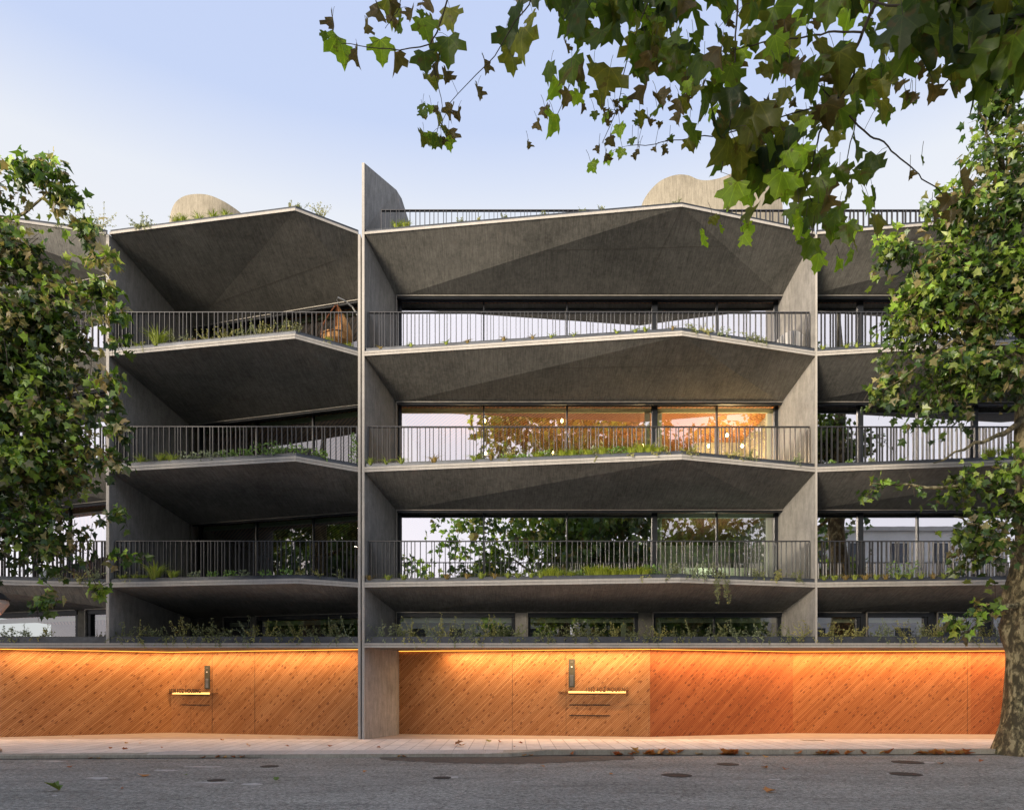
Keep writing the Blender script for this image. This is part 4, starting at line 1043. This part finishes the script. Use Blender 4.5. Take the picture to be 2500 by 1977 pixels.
for px in range(930, 1975, 38): add('C', 0, px+rnd.randint(-10, 10), 'weed', (1.3 if 1000 < px < 1200 else .8)+.4*rnd.random())
for px in range(2020, 2440, 38): add('D', 0, px+rnd.randint(-8, 8), 'weed', .9+.5*rnd.random())
plants.sort(key=lambda q: (q[0], q[1], q[3], q[2]))
cnt = {}; tot = {}
for q in plants: tot[(q[0], q[1], q[3])] = tot.get((q[0], q[1], q[3]), 0)+1
for bay, lv, px, kind, s in plants:
    r = random.Random(int(px)*7+lv)
    Z = D0; x = XZ(px, Z)
    for _ in range(3):
        y = fascia_y(bay, lv, x) if lv else 0; y = y+.10 if lv else .16
        x = XZ(px, D0+y)
    Lx, Rx = BAYS[bay][0], BAYS[bay][1]; x = max(Lx+.15, min(Rx-.12, x))
    y = (fascia_y(bay, lv, x)+.10) if lv else .16
    z = SL[lv][1]+.06 if lv else 2.74
    c = Vector((x, y, z)); m = MB()
    if kind == 'tuft': blades(m, c, int(70*s)+30, .32*s, .22*s+.08, r, GRASSY)
    elif kind == 'sedge': blades(m, c, 130, .22*s, .20, r, SEDGE, .006); bushy(m, c, 60, .18*s, .14, r, SEDGE, .03)
    elif kind == 'strap': blades(m, c+Vector((0, -.06, 0)), 22, .20*s, .22*s, r, STRAP if r.random() < .6 else (.45,.32,.12), .012, 1.6)
    elif kind == 'fern': bushy(m, c, int(60*s)+20, .22*s, .20*s, r, r.choice((FERN, GREY, FERN)), .06)
    elif kind == 'herb': strag(m, c, 7, .30*s, .12, r, r.choice((HERB, WEED)), 0)
    elif kind == 'weed': strag(m, c, 13, .30*s, .25, r, r.choice((WEED, WEED, GREY, HERB)), .35)
    elif kind == 'trail':
        strag(m, c, 8, .3, .2, r, WEED, .2)
        for j in range(5):
            pts = [c+Vector((r.uniform(-.2, .2), -.05, .02)), c+Vector((r.uniform(-.2, .2), -.16, .0))]
            for q in range(7): pts.append(pts[-1]+Vector((r.uniform(-.05, .05), r.uniform(-.02, .02), -.075*s)))
            m.tube(pts, .003, 3, col=WEED)
            for p in pts[1:]:
                for _q in range(6): leaf(m, p+rv(r, .03), rv(r), rv(r), .035, WEED, [(0, 0), (.35, .4), (.25, .8), (0, 1)])
    elif kind == 'climb':
        for j in range(12): bushy(m, c+Vector((.03*math.sin(j), .0, .07*j)), 16, .08, .13*(1.1-j/14), r, FERN, .06)
    if kind in ('sedge', 'tuft') and r.random() < .35: strag(m, c, 4, .25, .15, r, HERB, .2)
    nm, cat, look = KIND[kind]; key = (bay, lv, kind); i = cnt[key] = cnt.get(key, 0)+1
    o = m.build(nm, M['grass'], loc=c); sc_f = {'sedge': 1.5, 'strap': 1.35, 'fern': 1.35, 'weed': 1.3}.get(kind, 1.0); o.scale = (sc_f, 1.0, sc_f)
    if tot[key] == 1: lab = f'{look} at the {LVN[lv]}, {BAYN[bay]}'
    elif i <= 20: lab = f'{look} at the {LVN[lv]}, {BAYN[bay]}, {ORD[i-1]} from left'
    else: lab = f'{look} at the {LVN[lv]}, {BAYN[bay]}, {ORD[tot[key]-i]} from right'
    tag(o, lab, cat, f'{cat}s at the {LVN[lv]} of the {BAYN[bay]}')

# ------------------------------------------------------------------ hanging chair on the left balcony
hc = Vector((-4.95, .80, 10.47)); ch = tag(empty('hanging_chair', hc), 'tan rattan egg chair hanging from its curved pole on the top left balcony', 'chair')
def egg(u, v):  # u around, v 0 bottom .. 1 top
    prof = [(0, 0), (.26, .02), (.40, .14), (.44, .32), (.41, .52), (.33, .72), (.22, .92), (.11, 1.10), (.03, 1.22)]
    t = v*(len(prof)-1); i = min(int(t), len(prof)-2); f = t-i
    rr = prof[i][0]*(1-f)+prof[i+1][0]*f; zz = prof[i][1]*(1-f)+prof[i+1][1]*f
    return Vector((rr*math.cos(u), rr*math.sin(u), zz))
face_dir = Vector((-.90, -.44, 0))
def egg_open(p):
    return p.x*face_dir.x+p.y*face_dir.y > -.04 and p.z > .30
vs, fs = [], []; NU, NV = 48, 32
for j in range(NV+1):
    for i in range(NU): vs.append(egg(2*math.pi*i/NU, j/NV)+hc+Vector((0, 0, .50)))
me = bpy.data.meshes.new('basket')
for j in range(NV):
    for i in range(NU):
        q = [j*NU+i, j*NU+(i+1) % NU, (j+1)*NU+(i+1) % NU, (j+1)*NU+i]
        cen = sum((vs[k] for k in q), Vector())/4-hc-Vector((0, 0, .50))
        if egg_open(cen): continue
        fs.append(q)
me.from_pydata([tuple(v-hc) for v in vs], [], fs); uvl = me.uv_layers.new()
for poly in me.polygons:
    for li in poly.loop_indices:
        vi = me.loops[li].vertex_index; uvl.data[li].uv = ((vi % NU)/NU*3, (vi//NU)/NV*2)
me.materials.append(M['rattan']); ob = bpy.data.objects.new('basket', me); COL.objects.link(ob); ob.parent = ch
md = ob.modifiers.new('s', 'SOLIDIFY'); md.thickness = .025
# rim: the hoop of the opening and the lip of the seat
ca = math.atan2(face_dir.y, face_dir.x)
m = MB(); up_ = hc+Vector((0, 0, .50))
def prof_r(v, a): return egg(a, v)+up_
m.tube([prof_r(.36+.63*i/20, ca-math.pi/2-.10) for i in range(21)], .018, 8)
m.tube([prof_r(.36+.63*i/20, ca+math.pi/2+.10) for i in range(21)], .018, 8)
m.tube([prof_r(.34+.65*i/20, R(196)) for i in range(21)], .020, 8)
m.tube([prof_r(.37-.03*math.sin(math.pi*i/20), ca-math.pi/2-.10+(math.pi+.2)*i/20) for i in range(21)], .018, 8)
m.build('rim', M['rattan'], ch)
m = MB(); m.lathe([(.05, 0), (.30, .02), (.36, .08), (.30, .15), (.05, .18)], 20, at=hc+Vector((0, 0, .56))); m.build('cushion', M['cushion'], ch, smooth=True)
m = MB(); top = hc+Vector((.02, 0, 1.94))
m.tube([hc+Vector((.62, .25, .03)), hc+Vector((.66, .27, .9)), hc+Vector((.60, .24, 1.45)), hc+Vector((.40, .15, 1.75)), hc+Vector((.2, .06, 1.88)), top], .026, 10)
m.tube([hc+Vector((.55*math.cos(a), .3+.55*math.sin(a), .03)) for a in [i*math.pi/12 for i in range(25)]], .022, 8); m.build('stand', M['steel'], ch)
m = MB(); m.tube([top, top+Vector((-.03, 0, -.08)), top+Vector((.02, 0, -.15)), hc+Vector((0, 0, 1.72))], .007, 6); m.build('chain', M['steel'], ch)
# white lounge chair back on the top balcony, far right of the middle bay
c = Vector((XZ(1925, 19.3), .8, 10.47)); lc = tag(empty('lounge_chair', c), 'low rounded white chair behind the railing at the right end of the middle bay', 'chair')
m = MB(); m.lathe([(.20, .30), (.36, .36), (.38, .42), (.05, .42)], 18, at=c); m.build('seat', M['white'], lc, smooth=True)
m = MB()
vs = []; 
for j in range(7):
    for i in range(13):
        a = math.pi*(.05+.9*i/12); rr = .36+.06*j/6; h_ = .42+.38*(j/6)*math.sin(a)**.6
        vs.append(c+Vector((rr*math.cos(a), -rr*math.sin(a)*.9, h_)))
m.mesh(vs, [(j*13+i, j*13+i+1, (j+1)*13+i+1, (j+1)*13+i) for j in range(6) for i in range(12)]); ob = m.build('backrest', M['white'], lc, smooth=True); ob.modifiers.new('s', 'SOLIDIFY').thickness = .02
for a in range(4):
    m = MB(); q = Vector((math.cos(R(45+90*a)), math.sin(R(45+90*a)), 0)); m.tube([c+q*.22+Vector((0, 0, .32)), c+q*.30], .012, 6); m.build('leg', M['steel'], lc)
# round table on the left top balcony
c = Vector((XZ(480, 19.3), .85, 10.47)); tb = tag(empty('side_table', c), 'small round wooden table among the dry herbs on the top left balcony', 'table')
m = MB(); m.lathe([(.30, .60), (.33, .61), (.33, .64), (.01, .645)], 24, at=c); m.build('tabletop', M['cushion'], tb)
for a in range(3):
    m = MB(); q = Vector((math.cos(R(30+120*a)), math.sin(R(30+120*a)), 0)); m.tube([c+q*.12+Vector((0, 0, .6)), c+q*.27], .014, 6); m.build('leg', M['steel'], tb)

c = Vector((XZ(722, 19.4), .85, 7.32)); tb = tag(empty('outdoor_table', c), 'white framed table behind the railing of the middle balcony, left bay', 'table')
m = MB(); m.box(c.x-.62, c.x+.62, c.y-.35, c.y+.35, c.z+.72, c.z+.75); m.build('tabletop', M['white'], tb)
for sx_ in (-1, 1):
    for sy_ in (-1, 1):
        m = MB(); m.tube([(c.x+sx_*.56, c.y+sy_*.3, c.z+.72), (c.x+sx_*.60, c.y+sy_*.32, c.z)], .016, 6); m.build('leg', M['white'], tb)

# ------------------------------------------------------------------ pendant bulbs in the lit flat
for px, py, Z, lab in ((1183, 1012, 20.8, 'glowing pendant bulb by the first mullion of the lit flat, hung high'), (1372, 1012, 20.8, 'glowing pendant bulb by the second mullion of the lit flat, hung high'),
                       (1186, 1106, 22.4, 'glowing bulb hung low behind the railing, left of the lit flat'), (1350, 1106, 22.4, 'glowing bulb hung low near the middle of the lit flat'),
                       (1570, 1070, 23.0, 'glowing bulb left of the thick mullion in the lit flat'), (1730, 1071, 23.0, 'glowing bulb hung low left of the fourth mullion in the lit flat'),
                       (1775, 1013, 22.0, 'glowing bulb hung high in the right room of the lit flat'), (1812, 1075, 23.0, 'glowing bulb nearest the right end of the lit flat')):
    c = P(px, py, Z); c.z = min(c.z, 9.50)
    t = tag(empty('pendant_lamp', c), lab, 'lamp', 'pendant bulbs in the lit flat')
    m = MB(); m.lathe([(.008, -.055), (.035, -.035), (.045, 0), (.03, .04), (.014, .07)], 12, at=c); m.build('bulb', M['bulb'], t, smooth=True)
    m = MB(); m.tube([c+Vector((0, 0, .07)), (c.x, c.y, 9.78)], .006, 5); m.tube([c+Vector((0, 0, .068)), c+Vector((0, 0, .12))], .016, 8); m.build('cord', M['black'], t)
def point(name, loc, e, col, size=.3):
    la = bpy.data.lights.new(name, 'POINT'); la.energy = e; la.color = col; la.shadow_soft_size = size
    o = bpy.data.objects.new(name, la); COL.objects.link(o); o.location = loc; o['kind'] = 'structure'
for x, y, e_ in ((-1.5, 3.6, 80), (1.5, 3.6, 140), (4.2, 3.6, 190), (6.9, 3.4, 460)): point('room_light', (x, y, 8.4), e_, (1.0, .66, .30))
point('room_light', (6.3, 3.1, 5.5), 45, (.95, 1.0, .78)); point('room_light', (-12.2, 3.4, 5.7), 45, (1.0, .5, .2))

# ------------------------------------------------------------------ street lamp at the left edge
c = Vector((XZ(-17, 15.15), -3.35, -.03)); sl = tag(empty('street_lamp', c), 'old style street lamp with pale lantern, cut off by the left edge', 'street lamp')
m = MB(); m.lathe([(.16, 0), (.16, .06), (.12, .10), (.10, .18), (.095, .72), (.12, .76), (.12, .80), (.09, .86), (.05, .95), (.04, 1.1), (.035, 2.9), (.05, 2.95), (.03, 3.0)], 16, at=c); m.build('post', M['steel'], sl, smooth=True)
m = MB(); m.lathe([(.07, 3.00), (.13, 3.04), (.30, 3.30), (.28, 3.38)], 8, at=c); m.build('lantern', M['lampgl'], sl)
m = MB(); m.lathe([(.31, 3.38), (.32, 3.40), (.20, 3.52), (.05, 3.60), (.01, 3.66)], 8, at=c); m.build('hood', M['iron'], sl)

# ------------------------------------------------------------------ fallen leaves
HF = [(0, 0), (.46, -.02), (.37, .18), (.62, .36), (.34, .50), (0, 1.0)]
def fallen(px, py, s, col, label, group, zoff=0, raised=.25, onp=False):
    Z0 = 0.0 if onp else ZR
    c = ground_pt(px, py, Z0); r = random.Random(int(px*3+py))
    if onp: c.z = -.0; 
    a = r.uniform(0, 6.28); m = MB()
    leaf(m, c+Vector((0, 0, .012+zoff)), Vector((math.cos(a), math.sin(a), r.uniform(-.05, raised))), Vector((r.uniform(-.3, .3), r.uniform(-.3, .3), 1)), s, col, HF, fold=r.uniform(.2, .7), curl=r.uniform(-.1, .25))
    tag(m.build('fallen_leaf', M['dry'], loc=c), label, 'leaf', group)
OR = [(.58,.24,.08), (.50,.18,.06), (.62,.34,.13), (.42,.14,.06)]
solo = [(350, 1896, .20, 0, 'large orange fallen leaf on the asphalt below the left sign'), (145, 1930, .24, 'g', 'green fallen leaf lying on the road at lower left'), (672, 1906, .10, 'g', 'small green fallen leaf on the road left of centre'),
        (1872, 1875, .14, 0, 'orange fallen leaf on the road right of centre, near the kerb'), (1872, 1934, .18, 0, 'orange fallen leaf lowest on the road at right'), (2295, 1864, .13, 0, 'orange fallen leaf on the road near the plane tree'),
        (1497, 1890, .10, 0, 'small orange fallen leaf on the road under the letter slots'), (1327, 1872, .10, 0, 'small orange fallen leaf on the road below the curved patch end'), (888, 1886, .07, 0, 'tiny orange fallen leaf on the road under the double fin'),
        (456, 1892, .06, 'g', 'tiny green fallen leaf beside the faint paint marks'), (170, 1874, .10, 3, 'small brown fallen leaf on the road at far left'), (1918, 1877, .12, 3, 'flat red-brown fallen leaf just right of the orange one'), (1868, 1849, .15, 2, 'yellow fallen leaf on the road just off the kerb'),
        (295, 1926, .05, 3, 'tiny dark fallen leaf at the lower left of the road'), (2392, 1860, .10, 3, 'small dark fallen leaf near the trunk of the plane tree')]
for px, py, s, c_, lab in solo:
    fallen(px, py, s, (.16,.22,.05) if c_ == 'g' else OR[c_], lab, 'fallen leaves on the road', raised=.5)
fallen(1111, 1818, .24, (.34,.15,.07), 'big curled brown leaf on the pavement, left of the pair', 'fallen leaves on the pavement', onp=True, raised=1.0)
fallen(1124, 1820, .22, (.40,.20,.10), 'big curled brown leaf on the pavement, right of the pair', 'fallen leaves on the pavement', onp=True, raised=.5)
fallen(1194, 1811, .16, (.30,.26,.06), 'yellow-green fallen leaf on the pavement below the first seam', 'fallen leaves on the pavement', onp=True, raised=.5)
r = random.Random(9)
for k in range(75):
    px = r.choice((r.uniform(1380, 2400), r.uniform(1560, 1680), r.uniform(1760, 1800), r.uniform(1990, 2080), r.uniform(2260, 2370)))
    x = XZ(px, 15.5); y = kyy(x)-.03-abs(r.gauss(0, .06)); Z = y+D0; py = HY+(CZ-ZR)*F/Z
    fallen(XZ(px, 15.5)/Z*F+CX, py, r.uniform(.13, .25), r.choice(OR), 'dry orange plane leaf lying in the gutter along the kerb', 'dry leaves along the kerb', zoff=r.uniform(0, .03), raised=.7)
for px in (500, 530, 555, 575, 590, 230, 250, 1280, 1300, 990, 970):
    x = XZ(px, 15.0); y = kyy(x)-.05; Z = y+D0; fallen(x/Z*F+CX, HY+(CZ-ZR)*F/Z, r.uniform(.08, .16), r.choice(OR), 'brown leaf lying at the foot of the dropped kerb', 'leaves along the dropped kerb', raised=.4)
for px, py in ((180, 1798), (305, 1815), (342, 1815), (268, 1828), (300, 1830), (395, 1826), (608, 1817), (610, 1822), (490, 1793), (580, 1796), (662, 1801), (805, 1823), (730, 1804), (540, 1807), (705, 1822), (920, 1824), (1256, 1823), (1275, 1815), (1510, 1812), (1220, 1812)):
    fallen(px, py, r.uniform(.05, .13), r.choice(OR), 'small dry leaf scattered on the pavement', 'small leaves on the pavement', onp=True, raised=.3)

# ------------------------------------------------------------------ houses across the street (mirrored in the glass), plus an added row blocking the sun
def house(x0, x1, y, h, label, floors):
    t = tag(empty('town_house', ((x0+x1)/2, y, ZR)), label, 'house', 'houses across the street')
    m = MB(); m.box(x0, x1, y-9, y, ZR, h); m.build('wall', M['house'], t)
    m = MB(); m.box(x0-.3, x1+.3, y-9.3, y+.3, h, h+.35); m.build('cornice', M['edge'], t)
    n_ = int((x1-x0)/3.2)
    for f in range(floors):
        for i in range(n_):
            cx = x0+(i+.5)*(x1-x0)/n_; z0 = .9+f*(h/floors)
            m = MB(); m.box(cx-.65, cx+.65, y-.02, y+.03, z0, z0+1.7); w = m.build('window', M['frame'], t)
            m = MB(); m.quad((cx-.55, y+.035, z0+.1), (cx+.55, y+.035, z0+.1), (cx+.55, y+.035, z0+1.6), (cx-.55, y+.035, z0+1.6)); m.build('pane', M['zinc'], w)
house(24, 42, -36, 14.5, 'tall pale house across the street mirrored in the right bay', 4)
house(6, 22, -37, 8.5, 'low pale house across the street behind the trees', 2)
house(-75, -26, -46, 9.5, 'unseen house row added far down the street to block the low sun', 3)  # added out of view so the lower floors fall in shade
house(-24, 4, -38, 7.5, 'long pale house across the street at left, mirrored low in the glass', 2)

# ------------------------------------------------------------------ light, sky, camera
sun_dir = Vector((-.58, -.80, .20)).normalized()   # towards the sun
el = math.asin(sun_dir.z); az = math.atan2(sun_dir.x, sun_dir.y)
su = bpy.data.lights.new('sun', 'SUN'); su.energy = 6.4; su.angle = R(16); su.color = (1.0, .84, .64)
so = bpy.data.objects.new('sun', su); COL.objects.link(so); so.rotation_euler = (-sun_dir).to_track_quat('-Z', 'Y').to_euler(); so['kind'] = 'structure'
w = bpy.data.worlds.new('World'); sc.world = w; w.use_nodes = True
nt = w.node_tree; nt.nodes.clear()
out = nt.nodes.new('ShaderNodeOutputWorld'); bg = nt.nodes.new('ShaderNodeBackground'); nt.links.new(bg.outputs[0], out.inputs[0])
sky = nt.nodes.new('ShaderNodeTexSky'); sky.sky_type = 'NISHITA'; sky.sun_disc = False; sky.sun_elevation = el; sky.sun_rotation = az; sky.altitude = 50; sky.air_density = 1.0; sky.dust_density = 1.5
tc = nt.nodes.new('ShaderNodeTexCoord'); sx = nt.nodes.new('ShaderNodeSeparateXYZ'); nt.links.new(tc.outputs['Generated'], sx.inputs[0])
rp = nt.nodes.new('ShaderNodeValToRGB'); nt.links.new(sx.outputs[2], rp.inputs[0])
cr = rp.color_ramp; cr.elements[0].position = 0.0; cr.elements[0].color = (8.6, 8.6, 9.2, 1); cr.elements[1].position = 1.0; cr.elements[1].color = (6.0, 7.0, 9.6, 1)
for p_, c_ in ((.48, (9.8, 9.9, 10.3)), (.555, (9.2, 9.6, 10.4)), (.63, (6.5, 7.6, 10.4)), (.72, (6.2, 7.3, 10.3))):
    e_ = cr.elements.new(p_); e_.color = (*c_, 1)
def nn(t, **k):
    n_ = nt.nodes.new(t)
    for a, b in k.items(): setattr(n_, a, b)
    return n_
mx = nn('ShaderNodeMix', data_type='RGBA'); mx.inputs[0].default_value = .88
nt.links.new(sky.outputs[0], mx.inputs[6]); nt.links.new(rp.outputs[0], mx.inputs[7])
# the glow of the low sun over the half of the sky around it
dot = nn('ShaderNodeVectorMath', operation='DOT_PRODUCT'); nt.links.new(tc.outputs['Generated'], dot.inputs[0]); dot.inputs[1].default_value = (-.45, -.88, .12)
mr = nn('ShaderNodeMapRange'); mr.interpolation_type = 'SMOOTHSTEP'; nt.links.new(dot.outputs['Value'], mr.inputs[0]); mr.inputs[1].default_value = -.05; mr.inputs[2].default_value = 1.0
cg = nn('ShaderNodeMix', data_type='RGBA'); nt.links.new(mr.outputs[0], cg.inputs[0]); cg.inputs[6].default_value = (1, 1, 1, 1); cg.inputs[7].default_value = (1.45, 1.38, 1.38, 1)
ml = nn('ShaderNodeMix', data_type='RGBA', blend_type='MULTIPLY'); ml.inputs[0].default_value = 1; ml.clamp_result = False
nt.links.new(mx.outputs[2], ml.inputs[6]); nt.links.new(cg.outputs[2], ml.inputs[7]); nt.links.new(ml.outputs[2], bg.inputs[0]); bg.inputs[1].default_value = .10

cam = bpy.data.cameras.new('camera'); co = bpy.data.objects.new('camera', cam); COL.objects.link(co); sc.camera = co
co.location = (0, -D0, CZ); co.rotation_euler = (R(90), 0, 0)
cam.sensor_width = 36; cam.lens = 24.0; cam.shift_y = (HY-988.5)/2500; cam.clip_end = 2000; cam.clip_start = .05
sc.view_settings.view_transform = 'Standard'; sc.view_settings.look = 'None'; sc.view_settings.exposure = 0; sc.view_settings.gamma = 1
sc.render.engine = 'CYCLES'; sc.cycles.use_denoising = True
try: sc.cycles.denoiser = 'OPENIMAGEDENOISE'; sc.cycles.denoising_prefilter = 'ACCURATE'
except Exception: pass
sc.cycles.max_bounces = 7; sc.cycles.transparent_max_bounces = 12; sc.cycles.sample_clamp_indirect = 6
